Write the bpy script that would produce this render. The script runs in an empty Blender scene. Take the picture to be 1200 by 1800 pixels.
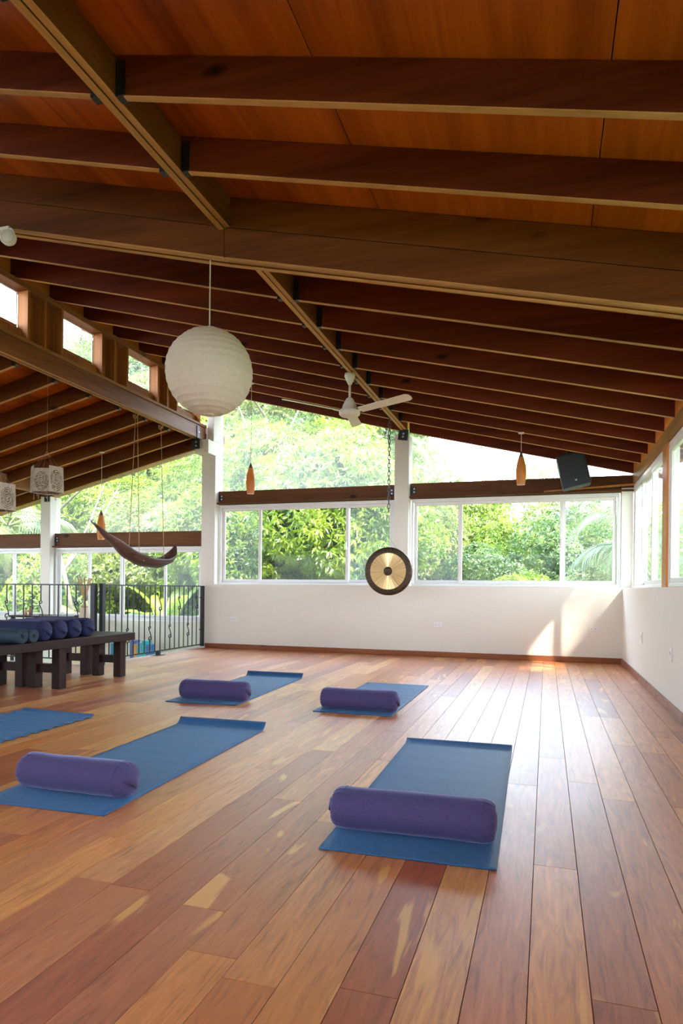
import bpy, bmesh, math, random
import numpy as np
from mathutils import Vector, Matrix
PI = math.pi
random.seed(7)
S = bpy.context.scene
COL = S.collection

# ------------------------------------------------------------------ camera
cam_d = bpy.data.cameras.new('camera')
cam = bpy.data.objects.new('camera', cam_d)
COL.objects.link(cam)
YAW, PIT, ROL = 0.301212, 0.001798, 0.0093145
F_PX, CY = 1160.4, 1032.1
fwd = Vector((-math.sin(YAW)*math.cos(PIT), math.cos(YAW)*math.cos(PIT), math.sin(PIT)))
rt = Vector((math.cos(YAW), math.sin(YAW), 0))
up = rt.cross(fwd)
r2 = rt*math.cos(ROL)+up*math.sin(ROL)
u2 = -rt*math.sin(ROL)+up*math.cos(ROL)
m = Matrix((r2, u2, -fwd)).transposed().to_4x4()
m.translation = Vector((0, 0, 1.0))
cam.matrix_world = m
cam_d.sensor_fit = 'HORIZONTAL'
cam_d.sensor_width = 36
cam_d.lens = 36*F_PX/1200
cam_d.shift_y = (CY-900)/1200
cam_d.clip_start = 0.02
cam_d.clip_end = 400
S.camera = cam

# ------------------------------------------------------------------ world, sun, exposure
W = bpy.data.worlds.new('sky')
S.world = W
W.use_nodes = True
nt = W.node_tree
nt.nodes.clear()
wo = nt.nodes.new('ShaderNodeOutputWorld')
bg = nt.nodes.new('ShaderNodeBackground')
tc = nt.nodes.new('ShaderNodeTexCoord')
sx = nt.nodes.new('ShaderNodeSeparateXYZ')
rp = nt.nodes.new('ShaderNodeValToRGB')
rp.color_ramp.elements[0].position = 0.0
rp.color_ramp.elements[0].color = (0.82, 0.90, 1.0, 1)
rp.color_ramp.elements[1].position = 0.8
rp.color_ramp.elements[1].color = (0.48, 0.66, 1.0, 1)
nt.links.new(tc.outputs['Generated'], sx.inputs[0])
nt.links.new(sx.outputs['Z'], rp.inputs[0])
nt.links.new(rp.outputs[0], bg.inputs['Color'])
bg.inputs['Strength'].default_value = 6.4
nt.links.new(bg.outputs[0], wo.inputs['Surface'])
sun_d = bpy.data.lights.new('sun', 'SUN')
sun_d.energy = 10.0
sun_d.angle = math.radians(1.5)
sun_d.color = (1.0, 0.93, 0.82)
sun = bpy.data.objects.new('sun', sun_d)
COL.objects.link(sun)
sun.rotation_euler = Vector((-0.55, 0.36, -0.76)).to_track_quat('-Z', 'Y').to_euler()
vs = S.view_settings
S.display_settings.display_device = 'sRGB'
vs.view_transform = 'Standard'
vs.look = 'None'
vs.gamma = 1
vs.use_curve_mapping = False
vs.exposure = 1.2
cy = S.cycles
cy.use_denoising = True
cy.max_bounces = 10
cy.diffuse_bounces = 6
cy.glossy_bounces = 4
cy.transparent_max_bounces = 16
cy.transmission_bounces = 4
cy.sample_clamp_indirect = 6
cy.caustics_reflective = False
cy.caustics_refractive = False

# ------------------------------------------------------------------ helpers
class MB:
    def __init__(s): s.v = []; s.f = []
    def add(s, v, f):
        n = len(s.v); s.v += [tuple(p) for p in v]; s.f += [tuple(n+i for i in q) for q in f]; return s
    def box(s, x0, x1, y0, y1, z0, z1, M=None):
        v = [Vector(p) for p in ((x0,y0,z0),(x1,y0,z0),(x1,y1,z0),(x0,y1,z0),(x0,y0,z1),(x1,y0,z1),(x1,y1,z1),(x0,y1,z1))]
        if M: v = [M @ p for p in v]
        return s.add(v, [(0,3,2,1),(4,5,6,7),(0,1,5,4),(1,2,6,5),(2,3,7,6),(3,0,4,7)])
    def hexa(s, b, t):
        return s.add(list(b)+list(t), [(0,3,2,1),(4,5,6,7),(0,1,5,4),(1,2,6,5),(2,3,7,6),(3,0,4,7)])
    def lathe(s, prof, seg=24, M=None, cap=True):
        M = M or Matrix(); n = len(prof); v = []; f = []
        for r, z in prof:
            for k in range(seg):
                a = 2*PI*k/seg
                v.append(M @ Vector((r*math.cos(a), r*math.sin(a), z)))
        for i in range(n-1):
            for k in range(seg):
                k2 = (k+1) % seg
                f.append((i*seg+k, i*seg+k2, (i+1)*seg+k2, (i+1)*seg+k))
        if cap:
            f.append(tuple(range(seg-1, -1, -1))); f.append(tuple((n-1)*seg+k for k in range(seg)))
        return s.add(v, f)
    def tube(s, path, r, seg=8, closed=False):
        P = [Vector(p) for p in path]; n = len(P); v = []; f = []
        rr = r if isinstance(r, (list, tuple)) else [r]*n
        prev = None
        for i, p in enumerate(P):
            if closed: t = P[(i+1) % n]-P[i-1]
            else: t = P[min(i+1, n-1)]-P[max(i-1, 0)]
            t.normalize()
            if prev is None:
                a = Vector((0, 0, 1)) if abs(t.z) < .9 else Vector((1, 0, 0))
            else: a = prev
            u = (a - t*a.dot(t)).normalized(); w = t.cross(u); prev = u
            for k in range(seg):
                an = 2*PI*k/seg
                v.append(p+(u*math.cos(an)+w*math.sin(an))*rr[i])
        m_ = n if closed else n-1
        for i in range(m_):
            j = (i+1) % n
            for k in range(seg):
                k2 = (k+1) % seg
                f.append((i*seg+k, i*seg+k2, j*seg+k2, j*seg+k))
        if not closed:
            f.append(tuple(range(seg-1, -1, -1))); f.append(tuple((n-1)*seg+k for k in range(seg)))
        return s.add(v, f)
    def grid(s, fn, nu, nv, flip=False):
        v = [fn(i/nu, j/nv) for j in range(nv+1) for i in range(nu+1)]
        f = []
        for j in range(nv):
            for i in range(nu):
                a = j*(nu+1)+i
                q = (a, a+1, a+nu+2, a+nu+1)
                f.append(q[::-1] if flip else q)
        return s.add(v, f)
    def build(s, name, mat, parent=None, smooth=False, bevel=0, kind=None, label=None, loc=None, solid=0, seg=1):
        me = bpy.data.meshes.new(name)
        vv = s.v
        if loc is not None: vv = [(a-loc[0], b-loc[1], c-loc[2]) for a, b, c in vv]
        me.from_pydata(vv, [], s.f)
        me.materials.append(mat)
        if smooth:
            me.polygons.foreach_set('use_smooth', [True]*len(me.polygons))
        me.update()
        o = bpy.data.objects.new(name, me)
        COL.objects.link(o)
        if loc is not None: o.location = loc
        if parent is not None: o.parent = parent
        if solid:
            md = o.modifiers.new('solid', 'SOLIDIFY'); md.thickness = solid; md.offset = 0
        if bevel:
            md = o.modifiers.new('bevel', 'BEVEL'); md.width = bevel; md.segments = seg; md.limit_method = 'ANGLE'
        if kind: o['kind'] = kind
        if label: o['label'] = label
        return o

def tag(o, label, cat, group=None):
    o['label'] = label; o['category'] = cat
    if group: o['group'] = group
    return o
def thing(name, label, cat, loc=(0,0,0), rz=0, group=None):
    o = bpy.data.objects.new(name, None); COL.objects.link(o)
    o.empty_display_size = .1
    o.location = loc; o.rotation_euler = (0, 0, rz)
    return tag(o, label, cat, group)
def struct_empty(name):
    o = bpy.data.objects.new(name, None); COL.objects.link(o); o['kind'] = 'structure'; o.empty_display_size = .1
    return o
def dup(o, parent=None):
    c = o.copy(); COL.objects.link(c)
    if parent is not None: c.parent = parent
    for ch in list(o.children):
        dup(ch, c)
    return c

# ------------------------------------------------------------------ materials
def newmat(name):
    m = bpy.data.materials.new(name); m.use_nodes = True
    n = m.node_tree.nodes; n.clear()
    out = n.new('ShaderNodeOutputMaterial'); b = n.new('ShaderNodeBsdfPrincipled')
    m.node_tree.links.new(b.outputs[0], out.inputs[0])
    return m, n, m.node_tree.links, b, out
def coords(n, l, scale=(1,1,1), rnd=True):
    t = n.new('ShaderNodeTexCoord'); mp = n.new('ShaderNodeMapping'); mp.inputs['Scale'].default_value = scale
    if rnd:
        oi = n.new('ShaderNodeObjectInfo'); mu = n.new('ShaderNodeVectorMath'); mu.operation = 'SCALE'
        co = n.new('ShaderNodeCombineXYZ')
        for i in range(3): l.new(oi.outputs['Random'], co.inputs[i])
        l.new(co.outputs[0], mu.inputs[0]); mu.inputs['Scale'].default_value = 57.0
        ad = n.new('ShaderNodeVectorMath'); l.new(t.outputs['Object'], ad.inputs[0]); l.new(mu.outputs[0], ad.inputs[1])
        l.new(ad.outputs[0], mp.inputs[0])
    else:
        l.new(t.outputs['Object'], mp.inputs[0])
    return mp.outputs[0]
def noise(n, l, vec, scale, detail=3, rough=.5, dist=0):
    t = n.new('ShaderNodeTexNoise'); t.inputs['Scale'].default_value = scale; t.inputs['Detail'].default_value = detail
    t.inputs['Roughness'].default_value = rough; t.inputs['Distortion'].default_value = dist
    l.new(vec, t.inputs['Vector']); return t.outputs['Fac']
def ramp(n, l, fac, stops):
    r = n.new('ShaderNodeValToRGB'); e = r.color_ramp.elements
    while len(e) < len(stops): e.new(.5)
    for i, (p, c) in enumerate(stops):
        e[i].position = p; e[i].color = (*c, 1)
    l.new(fac, r.inputs[0]); return r.outputs[0]
def mix(n, l, fac, a, b, mode='MIX'):
    x = n.new('ShaderNodeMix'); x.data_type = 'RGBA'; x.blend_type = mode
    if isinstance(fac, (int, float)): x.inputs[0].default_value = fac
    else: l.new(fac, x.inputs[0])
    for i, q in ((6, a), (7, b)):
        if isinstance(q, tuple): x.inputs[i].default_value = (*q, 1)
        else: l.new(q, x.inputs[i])
    return x.outputs[2]
def bump(n, l, b, h, strength=.2, dist=.01):
    bp = n.new('ShaderNodeBump'); bp.inputs['Strength'].default_value = strength; bp.inputs['Distance'].default_value = dist
    l.new(h, bp.inputs['Height']); l.new(bp.outputs[0], b.inputs['Normal'])
def plain(name, col, rough=.5, metal=0, nscale=30, var=.12, bmp=.05, spec=.5):
    m, n, l, b, o = newmat(name)
    f = noise(n, l, coords(n, l), nscale, 3)
    c = ramp(n, l, f, [(.3, tuple(x*(1-var) for x in col)), (.7, tuple(min(1, x*(1+var)) for x in col))])
    l.new(c, b.inputs['Base Color'])
    b.inputs['Roughness'].default_value = rough; b.inputs['Metallic'].default_value = metal
    b.inputs['Specular IOR Level'].default_value = spec
    if bmp: bump(n, l, b, f, bmp, .004)
    return m
def wood(name, dark, mid, light, axis='x', rough=.5, spec=.16, grain=22, knots=True):
    m, n, l, b, o = newmat(name)
    st = {'x': (.07, 1, 1), 'y': (1, .07, 1), 'z': (1, 1, .07)}[axis]
    v = coords(n, l, st)
    f = noise(n, l, v, grain, 6, .62, .6)
    f2 = noise(n, l, v, 3.0, 3, .5, .4)
    c = ramp(n, l, f, [(.28, dark), (.5, mid), (.74, light)])
    c2 = ramp(n, l, f2, [(.3, tuple(x*.42 for x in mid)), (.7, tuple(min(1, x*1.3) for x in light))])
    cc = mix(n, l, .45, c, c2)
    if knots:
        vo = n.new('ShaderNodeTexVoronoi'); vo.inputs['Scale'].default_value = 3.1
        st2 = {'x': (.45, 1, 1), 'y': (1, .45, 1), 'z': (1, 1, .45)}[axis]
        l.new(coords(n, l, st2), vo.inputs['Vector'])
        k = ramp(n, l, vo.outputs['Distance'], [(.04, (1, 1, 1)), (.12, (0, 0, 0))])
        cc = mix(n, l, k, cc, tuple(x*.25 for x in dark))
    l.new(cc, b.inputs['Base Color'])
    b.inputs['Roughness'].default_value = rough
    b.inputs['Specular IOR Level'].default_value = spec
    bump(n, l, b, f, .15, .003)
    return m
def fabric(name, dark, light, sc=260, rough=.85, sheen=.4):
    m, n, l, b, o = newmat(name)
    v = coords(n, l)
    f = noise(n, l, v, sc, 2); g = noise(n, l, v, 7, 3)
    c = ramp(n, l, f, [(.3, dark), (.7, light)])
    c = mix(n, l, ramp(n, l, g, [(.35, (0, 0, 0)), (.65, (1, 1, 1))]), c, tuple(x*.85 for x in light), 'MIX')
    c = mix(n, l, .5, c, ramp(n, l, f, [(.3, dark), (.7, light)]))
    l.new(c, b.inputs['Base Color']); b.inputs['Roughness'].default_value = rough
    b.inputs['Sheen Weight'].default_value = sheen; b.inputs['Sheen Roughness'].default_value = .4
    b.inputs['Sheen Tint'].default_value = (.6, .6, 1, 1)
    bump(n, l, b, f, .25, .002)
    return m

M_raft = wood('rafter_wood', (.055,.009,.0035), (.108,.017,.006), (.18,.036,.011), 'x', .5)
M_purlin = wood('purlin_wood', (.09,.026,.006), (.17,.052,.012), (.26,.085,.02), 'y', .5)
M_under_lit = wood('timber_underside_lit', (.32,.14,.038), (.50,.25,.08), (.64,.36,.13), 'x', .5)  # light bounced off the floor, painted on timber undersides as paler wood
M_under_litY = wood('timber_underside_lit_long', (.32,.14,.038), (.50,.25,.08), (.64,.36,.13), 'y', .5)  # same painted bounce light for timbers running along y
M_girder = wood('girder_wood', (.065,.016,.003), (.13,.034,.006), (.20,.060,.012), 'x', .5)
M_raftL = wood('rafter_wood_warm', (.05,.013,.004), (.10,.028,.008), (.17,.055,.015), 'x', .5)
M_beamY = wood('beam_wood', (.12,.045,.016), (.23,.09,.032), (.36,.16,.06), 'y', .45)
M_plateY = wood('plate_wood', (.16,.062,.018), (.27,.115,.036), (.38,.18,.06), 'y', .5)
M_backbeam = wood('transom_beam_wood', (.060,.018,.005), (.115,.038,.010), (.18,.066,.018), 'x', .5)
M_stud = wood('stud_wood', (.20,.060,.014), (.38,.13,.032), (.54,.22,.06), 'z', .5)
M_block = wood('blocking_wood', (.45,.12,.015), (.68,.22,.035), (.82,.33,.06), 'y', .5)
M_ply = wood('plywood', (.17,.028,.003), (.38,.078,.006), (.60,.155,.014), 'y', .42, grain=12, knots=False)
M_base = wood('baseboard_wood', (.14,.040,.016), (.22,.072,.030), (.32,.12,.05), 'x', .4)
M_post = wood('post_wood', (.34,.10,.02), (.46,.16,.04), (.56,.22,.06), 'z', .4, knots=False)
M_bench = wood('bench_wood', (.010,.004,.0035), (.020,.008,.006), (.036,.016,.012), 'y', .42, knots=False)
M_benchz = wood('bench_leg_wood', (.010,.004,.0035), (.020,.008,.006), (.034,.015,.011), 'z', .42, knots=False)
M_wall = plain('wall_plaster', (.765,.735,.64), .8, 0, 90, .03, .25)
M_pillar = plain('pillar_plaster', (.74,.69,.60), .8, 0, 60, .03, .15)
M_white = plain('white_frame', (.74,.71,.67), .35, 0, 20, .02, 0)
M_whitefan = plain('white_enamel', (.80,.76,.70), .35, 0, 20, .02, 0)
M_black = plain('black_steel', (.006,.0065,.008), .45, 0, 30, .2, .05)
M_speaker = plain('black_speaker', (.010,.013,.018), .5, 0, 200, .3, .1)
M_steel = plain('zinc_bolt', (.6,.6,.62), .3, 1, 40, .1, 0)
M_rope = plain('hemp_rope', (.42,.27,.13), .9, 0, 400, .3, .5)
M_cord = plain('white_cord', (.72,.62,.52), .6, 0, 50, .05, 0)
M_wire = plain('thin_wire', (.30,.22,.15), .5, 0, 50, .05, 0)
M_spathe = wood('dried_bark', (.022,.011,.009), (.065,.034,.026), (.16,.09,.07), 'y', .38, knots=False)
M_socket = plain('outlet_plastic', (.80,.78,.74), .3, 0, 20, .02, 0)
M_slot = plain('socket_dark', (.06,.05,.05), .5, 0, 20, .02, 0)
M_purple = fabric('purple_cotton', (.038,.027,.092), (.070,.051,.145))
M_navy = fabric('navy_cotton', (.004,.006,.034), (.010,.014,.066), 260, .85, .08)
M_teal = fabric('dark_teal_mat', (.008,.022,.035), (.018,.045,.065), 200, .7, .2)
M_cream = fabric('cream_cloth', (.62,.48,.32), (.78,.64,.46), 120, .9, .2)
M_pole = wood('bamboo_pole', (.35,.2,.08), (.5,.3,.13), (.6,.4,.2), 'z', .5, knots=False)

# floor planks: every plank object takes its own tone and its own grain
def plank_mat():
    m, n, l, b, o = newmat('floor_plank_wood')
    oi = n.new('ShaderNodeObjectInfo')
    v = coords(n, l, (1, .10, 1))
    f = noise(n, l, v, 30, 8, .70, 1.4)
    v2 = coords(n, l, (1, .16, 1))
    f2 = noise(n, l, v2, 5.5, 3, .5, 1.6)
    base = ramp(n, l, oi.outputs['Random'], [(0, (.40,.095,.026)), (.18, (.70,.25,.055)), (.36, (.44,.125,.045)), (.54, (.78,.31,.068)), (.72, (.56,.17,.06)), (.88, (.86,.42,.12)), (1, (.50,.14,.04))])
    gr = ramp(n, l, f, [(.28, (.42,.34,.30)), (.46, (.86,.82,.80)), (.58, (1,1,1)), (.76, (1.3,1.38,1.45))])
    c = mix(n, l, 1.0, base, gr, 'MULTIPLY')
    sap = ramp(n, l, f2, [(.64, (0,0,0)), (.69, (.75,.75,.75))])
    c = mix(n, l, sap, c, (.80,.40,.085))
    l.new(c, b.inputs['Base Color'])
    g = noise(n, l, coords(n, l, (1,.35,1)), 3.2, 4)
    rr = n.new('ShaderNodeMapRange'); rr.inputs['To Min'].default_value = .30; rr.inputs['To Max'].default_value = .46
    l.new(g, rr.inputs['Value']); l.new(rr.outputs[0], b.inputs['Roughness'])
    b.inputs['Specular IOR Level'].default_value = .5
    b.inputs['Coat Weight'].default_value = .42
    b.inputs['Coat IOR'].default_value = 1.6
    b.inputs['Coat Roughness'].default_value = .40
    bump(n, l, b, f, .10, .002)
    return m
M_plank = plank_mat()

def mat_yoga():
    m, n, l, b, o = newmat('blue_yoga_mat')
    v = coords(n, l)
    w = n.new('ShaderNodeTexWave'); w.bands_direction = 'Y'; w.inputs['Scale'].default_value = 60; w.inputs['Distortion'].default_value = 1.0
    l.new(v, w.inputs['Vector'])
    f = noise(n, l, v, 220, 2)
    c = ramp(n, l, f, [(.3, (.002,.050,.15)), (.7, (.009,.115,.285))])
    l.new(c, b.inputs['Base Color']); b.inputs['Roughness'].default_value = .46
    b.inputs['Specular IOR Level'].default_value = .45
    b.inputs['Sheen Weight'].default_value = .25; b.inputs['Sheen Tint'].default_value = (.5,.75,1,1)
    mx = n.new('ShaderNodeMath'); mx.operation = 'ADD'
    l.new(w.outputs['Fac'], mx.inputs[0]); l.new(f, mx.inputs[1])
    bump(n, l, b, mx.outputs[0], .5, .003)
    return m
M_mat = mat_yoga()

def glass(name, haze):
    m = bpy.data.materials.new(name); m.use_nodes = True
    n = m.node_tree.nodes; n.clear(); l = m.node_tree.links
    out = n.new('ShaderNodeOutputMaterial')
    tr = n.new('ShaderNodeBsdfTransparent'); tr.inputs[0].default_value = (.97,.98,.96,1)
    gl = n.new('ShaderNodeBsdfGlossy'); gl.inputs['Roughness'].default_value = .02
    tl = n.new('ShaderNodeBsdfTranslucent'); tl.inputs[0].default_value = (.92,.90,.86,1)
    fq = n.new('ShaderNodeFresnel'); fq.inputs['IOR'].default_value = 1.18
    ge = n.new('ShaderNodeNewGeometry'); iv = n.new('ShaderNodeMath'); iv.operation = 'SUBTRACT'; iv.inputs[0].default_value = 1.0
    l.new(ge.outputs['Backfacing'], iv.inputs[1]); lw = n.new('ShaderNodeMath'); lw.operation = 'MULTIPLY'; l.new(fq.outputs[0], lw.inputs[0]); l.new(iv.outputs[0], lw.inputs[1])
    v = coords(n, l)
    nf = noise(n, l, v, 2.2, 4)
    mr = n.new('ShaderNodeMapRange'); mr.inputs['To Min'].default_value = haze*.6; mr.inputs['To Max'].default_value = haze*1.4
    l.new(nf, mr.inputs['Value'])
    m1 = n.new('ShaderNodeMixShader'); l.new(mr.outputs[0], m1.inputs[0]); l.new(tr.outputs[0], m1.inputs[1]); l.new(tl.outputs[0], m1.inputs[2])
    m2 = n.new('ShaderNodeMixShader'); l.new(lw.outputs[0], m2.inputs[0]); l.new(m1.outputs[0], m2.inputs[1]); l.new(gl.outputs[0], m2.inputs[2])
    l.new(m2.outputs[0], out.inputs[0])
    return m
M_glass = glass('window_glass', .03)
M_glass_clear = glass('clear_window_glass', .004)
M_glass_dust_flare = glass('dust_flare_transom_glass', .075)  # dust on the panes, with flare and outdoor haze mixed into the shader

def leafmat(name, a, b_, tr=.45):
    m = bpy.data.materials.new(name); m.use_nodes = True
    n = m.node_tree.nodes; n.clear(); l = m.node_tree.links
    out = n.new('ShaderNodeOutputMaterial')
    v = coords(n, l)
    f = noise(n, l, v, 1.6, 3)
    g = noise(n, l, v, 23, 1)
    c = ramp(n, l, f, [(.35, a), (.65, b_)])
    c = mix(n, l, ramp(n, l, g, [(.45, (0,0,0)), (.75, (.6,.6,.6))]), c, tuple(min(1, x*1.5+.012) for x in b_))
    d = n.new('ShaderNodeBsdfDiffuse'); t = n.new('ShaderNodeBsdfTranslucent'); gl = n.new('ShaderNodeBsdfGlossy')
    gl.inputs['Roughness'].default_value = .4
    l.new(c, d.inputs[0]); l.new(c, t.inputs[0])
    m1 = n.new('ShaderNodeMixShader'); m1.inputs[0].default_value = tr; l.new(d.outputs[0], m1.inputs[1]); l.new(t.outputs[0], m1.inputs[2])
    m2 = n.new('ShaderNodeMixShader'); m2.inputs[0].default_value = .06; l.new(m1.outputs[0], m2.inputs[1]); l.new(gl.outputs[0], m2.inputs[2])
    l.new(m2.outputs[0], out.inputs[0])
    return m
M_leaf1 = leafmat('mango_leaf', (.070,.15,.008), (.29,.37,.022))
M_leaf2 = leafmat('pale_leaf', (.095,.15,.018), (.28,.31,.06))
M_leaf3 = leafmat('deep_leaf', (.030,.085,.010), (.13,.20,.025))
M_frond = leafmat('palm_leaflet', (.08,.13,.03), (.22,.25,.07))
M_banana = leafmat('banana_leaf', (.14,.22,.02), (.32,.37,.05), .55)
M_trunk = plain('pale_trunk', (.17,.14,.10), .9, 0, 8, .3, .4)
M_soil = plain('hillside_undergrowth', (.07,.13,.03), .95, 0, 3, .5, .4)

# ================================================================== SETTING
ZP = 3.38
def zup(x):            # underside of the upper roof's rafters
    return ZP-.24*(x+2.05) if x > -2.05 else ZP-.262*(x+2.05)
def zlow(x):           # underside of the lower roof's rafters
    return 3.36+.235*(x+5.44)
RD = .20               # rafter depth
YB = 9.75; YG = 9.90   # wall face, window plane

# ---- floor: subfloor slab with planks laid on it
fl = MB().box(-11, 1.15, -2.6, 7.05, -.24, -.022).box(-5.5, 1.15, 7.05, 9.9, -.24, -.022).build('floor', plain('subfloor', (.05,.03,.02), .9))
fl['kind'] = 'structure'
PW = .15
def plank_mesh(xa, xb, ya, yb, mb=None, c=.0005):
    q = mb or MB()
    g = .0011
    xa += g; xb -= g; ya += g; yb -= g
    z0, z1 = -.02, 0.0
    q.add([(xa,ya,z0),(xb,ya,z0),(xb,yb,z0),(xa,yb,z0),(xa,ya,z1-c),(xb,ya,z1-c),(xb,yb,z1-c),(xa,yb,z1-c),
           (xa+c,ya+c,z1),(xb-c,ya+c,z1),(xb-c,yb-c,z1),(xa+c,yb-c,z1)],
          [(0,1,5,4),(1,2,6,5),(2,3,7,6),(3,0,4,7),(4,5,9,8),(5,6,10,9),(6,7,11,10),(7,4,8,11),(8,9,10,11)])
    return q
rng = random.Random(21)
planks = []
k0 = -4
xs = []
k = 6
x = .113+PW*6
while x > -11:
    xs.append(x); x -= PW
for x1 in xs:
    x0 = x1-PW
    xb_ = min(x1, .985)
    if x0 > .97: continue
    y = -2.6 - rng.random()*1.5
    yend = 9.745 if x0 > -5.52 else 7.04
    while y < yend:
        L = rng.choice((1.1, 1.5, 1.9, 2.3, 2.7, 2.0))*rng.uniform(.85, 1.15)
        ya = max(y, -2.6); yb = min(y+L, yend)
        if yb-ya > .05:
            planks.append((max(x0, -11), xb_, ya, yb))
        y += L
def plank_score(p):
    cx, cyy = (p[0]+p[1])/2, p[3]
    inview = p[3] > 1.1 and cx > -(0.62+.03)*max(p[3], 1)-.25 and cx > -5.6 and cx < .35*p[3]+.1
    return (0 if inview else 1, max(p[2], 0)**1)
planks.sort(key=plank_score)
rest = MB()
np_ = 0
for p in planks:
    if np_ < 290 and plank_score(p)[0] == 0:
        c = ((p[0]+p[1])/2, (p[2]+p[3])/2, 0)
        plank_mesh(*p).build('plank', M_plank, fl, loc=c); np_ += 1
    else:
        plank_mesh(*p, mb=rest)
rest.build('plank_field', M_plank, fl, kind='stuff')
# pale edge strip of the upper floor along the stair void
MB().box(-5.53, -5.5, 7.05, 9.74, -.24, .0).box(-11, -5.5, 7.05, 7.08, -.24, .0).build('floor_edge', M_pillar, fl)
f2 = MB().box(-11, -5.5, 7.05, 9.9, -1.5, -1.4).build('floor', plain('lower_floor_tile', (.45,.35,.26), .5)); f2['kind'] = 'structure'

# ---- walls
wb = MB().box(-5.47, 1.15, YB, 10.02, -.24, 1.045)
wb = wb.build('wall_back', M_wall); wb['kind'] = 'structure'
wl = MB().box(-11, -5.47, YB, 10.02, -1.5, .42).build('wall_back', M_wall); wl['kind'] = 'structure'
wr = MB().box(.99, 1.20, -2.6, YB, -.24, 1.037).build('wall_right', M_wall); wr['kind'] = 'structure'
wf = MB().box(-11, 1.2, -2.8, -2.6, -.24, .9).box(-11, -9.6, -2.8, -2.6, 1.0, 3.0).box(-9.6, 1.2, -2.8, -2.6, 2.2, 2.8).box(-9.0, -.6, -2.8, -2.6, 2.8, 3.2).box(-5.6, -2.6, -2.8, -2.6, .9, 3.5).box(.2, 1.2, -2.8, -2.6, .9, 2.2)
wf = wf.build('wall_front', M_wall); wf['kind'] = 'structure'
wl2 = MB().box(-11.2, -11, -2.8, 10.02, -1.5, 1.0).box(-11.2, -11, 9.0, 10.02, 1.0, 2.2).box(-11.2, -11, -2.8, -1, 1.0, 2.2).build('wall_left', M_wall); wl2['kind'] = 'structure'
# small white plaster lip (sill) on the low walls
def pillar(name, x0, x1, y0, y1, z0, z1f, extra=None):
    b = MB()
    za, zb = (z1f(x0), z1f(x1)) if callable(z1f) else (z1f, z1f)
    b.hexa([(x0,y0,z0),(x1,y0,z0),(x1,y1,z0),(x0,y1,z0)], [(x0,y0,za),(x1,y0,zb),(x1,y1,zb),(x0,y1,za)])
    if extra: extra(b)
    o = b.build(name, M_pillar, bevel=.006); o['kind'] = 'structure'; return o
pillar('pillar', -2.21, -1.99, YB, 10.02, 1.045, lambda x: 3.33)
pillar('pillar', -5.47, -5.22, YB+.0, 10.02, 1.045, 3.2, lambda b: b.box(-5.46, -5.217, 9.5, 10.015, 3.16, 3.385).box(-5.335, -5.22, 9.68, 10.02, 3.386, 4.25))
pillar('pillar', -8.72, -8.51, YB, 10.02, .42, lambda x: 2.60)
pillar('pillar', .975, 1.13, 9.83, 10.02, 1.045, 2.42)
pillar('pillar', -11.2, -10.8, YB, 10.02, .42, 2.1)

# ---- baseboards
bb = MB().box(-5.38, .975, YB-.018, YB, 0, .078).build('baseboard_back', M_base, bevel=.003); bb['kind'] = 'structure'
br = struct_empty('baseboard_right')
y = -2.6
M_basey = wood('baseboard_tile_wood', (.20,.075,.045), (.28,.12,.075), (.36,.17,.11), 'y', .4, knots=False)
while y < 9.7:
    y2 = min(y+.62, 9.73)
    MB().box(.972, .99, y+.003, y2-.003, 0, .082).build('baseboard_tile', M_basey, br, bevel=.003)
    y = y2

# ---- outlets
def outlet(loc, rz, label, vert=False):
    t = thing('wall_outlet', label, 'outlet', loc, rz)
    w, h = (.04, .062) if vert else (.062, .038)
    MB().box(-w, w, -.009, 0, -h, h).build('cover_plate', M_socket, t, bevel=.004, seg=2)
    if vert:
        MB().box(-.014, .014, -.013, -.009, -.03, .03).build('socket', M_slot if False else M_socket, t, bevel=.002)
        MB().box(-.006, -.003, -.0145, -.013, .004, .016).box(.003, .006, -.0145, -.013, .004, .016).build('slot', M_slot, t)
    else:
        for s in (-1, 1):
            b = MB().box(s*.026-.012, s*.026+.012, -.012, -.009, -.014, .014)
            b.build('socket', M_socket, t, bevel=.002)
            MB().box(s*.026-.006, s*.026-.003, -.0135, -.012, -.006, .006).box(s*.026+.003, s*.026+.006, -.0135, -.012, -.006, .006).build('slot', M_slot, t)
outlet((-4.87, YB, .485), 0, 'double wall outlet low on the back wall beside the iron railing')
outlet((-1.535, YB, .475), 0, 'double wall outlet low on the back wall below and beyond the gong')
outlet((.62, YB, .475), 0, 'double wall outlet low on the back wall in the sunlit patch near the corner')
outlet((.99, 7.79, .50), -PI/2, 'small upright outlet on the side wall, the one nearer the corner', True)
outlet((.99, 6.02, .48), -PI/2, 'upright white outlet on the side wall, the one farther from the corner', True)

# ---- transom beams on the back wall, with ledge boards and black brackets
def bracket(parent, x, y, z, sx=1, wid=.09):
    b = MB().box(min(x, x+sx*wid), max(x, x+sx*wid), y-.008, y, z-.055, z+.055).build('bracket', M_black, parent, bevel=.002)
    q = MB()
    for dz in (-.024, .024):
        q.lathe([(.012, 0), (.014, .004), (.010, .008)], 10, Matrix.Translation((x+sx*wid*.66, y-.008, z+dz)) @ Matrix.Rotation(PI/2, 4, 'X'))
    q.build('bolt', M_steel, b, smooth=False)
def backbeam(x0, x1, z0, z1, bl, brr):
    o = struct_empty('beam')
    MB().box(x0, x1, YG-.03, YG+.10, z0+.028, z1).build('board', M_backbeam, o, bevel=.004)
    MB().box(x0, x1, YG-.10, YG+.10, z0, z0+.026).build('ledge', M_backbeam, o, bevel=.003)
    if bl: bracket(o, x0+.002, YG-.03, z1-.11, 1)
    if brr: bracket(o, x1-.002, YG-.03, z1-.11, -1)
backbeam(-5.218, -2.212, 2.37, 2.59, True, True)
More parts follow.
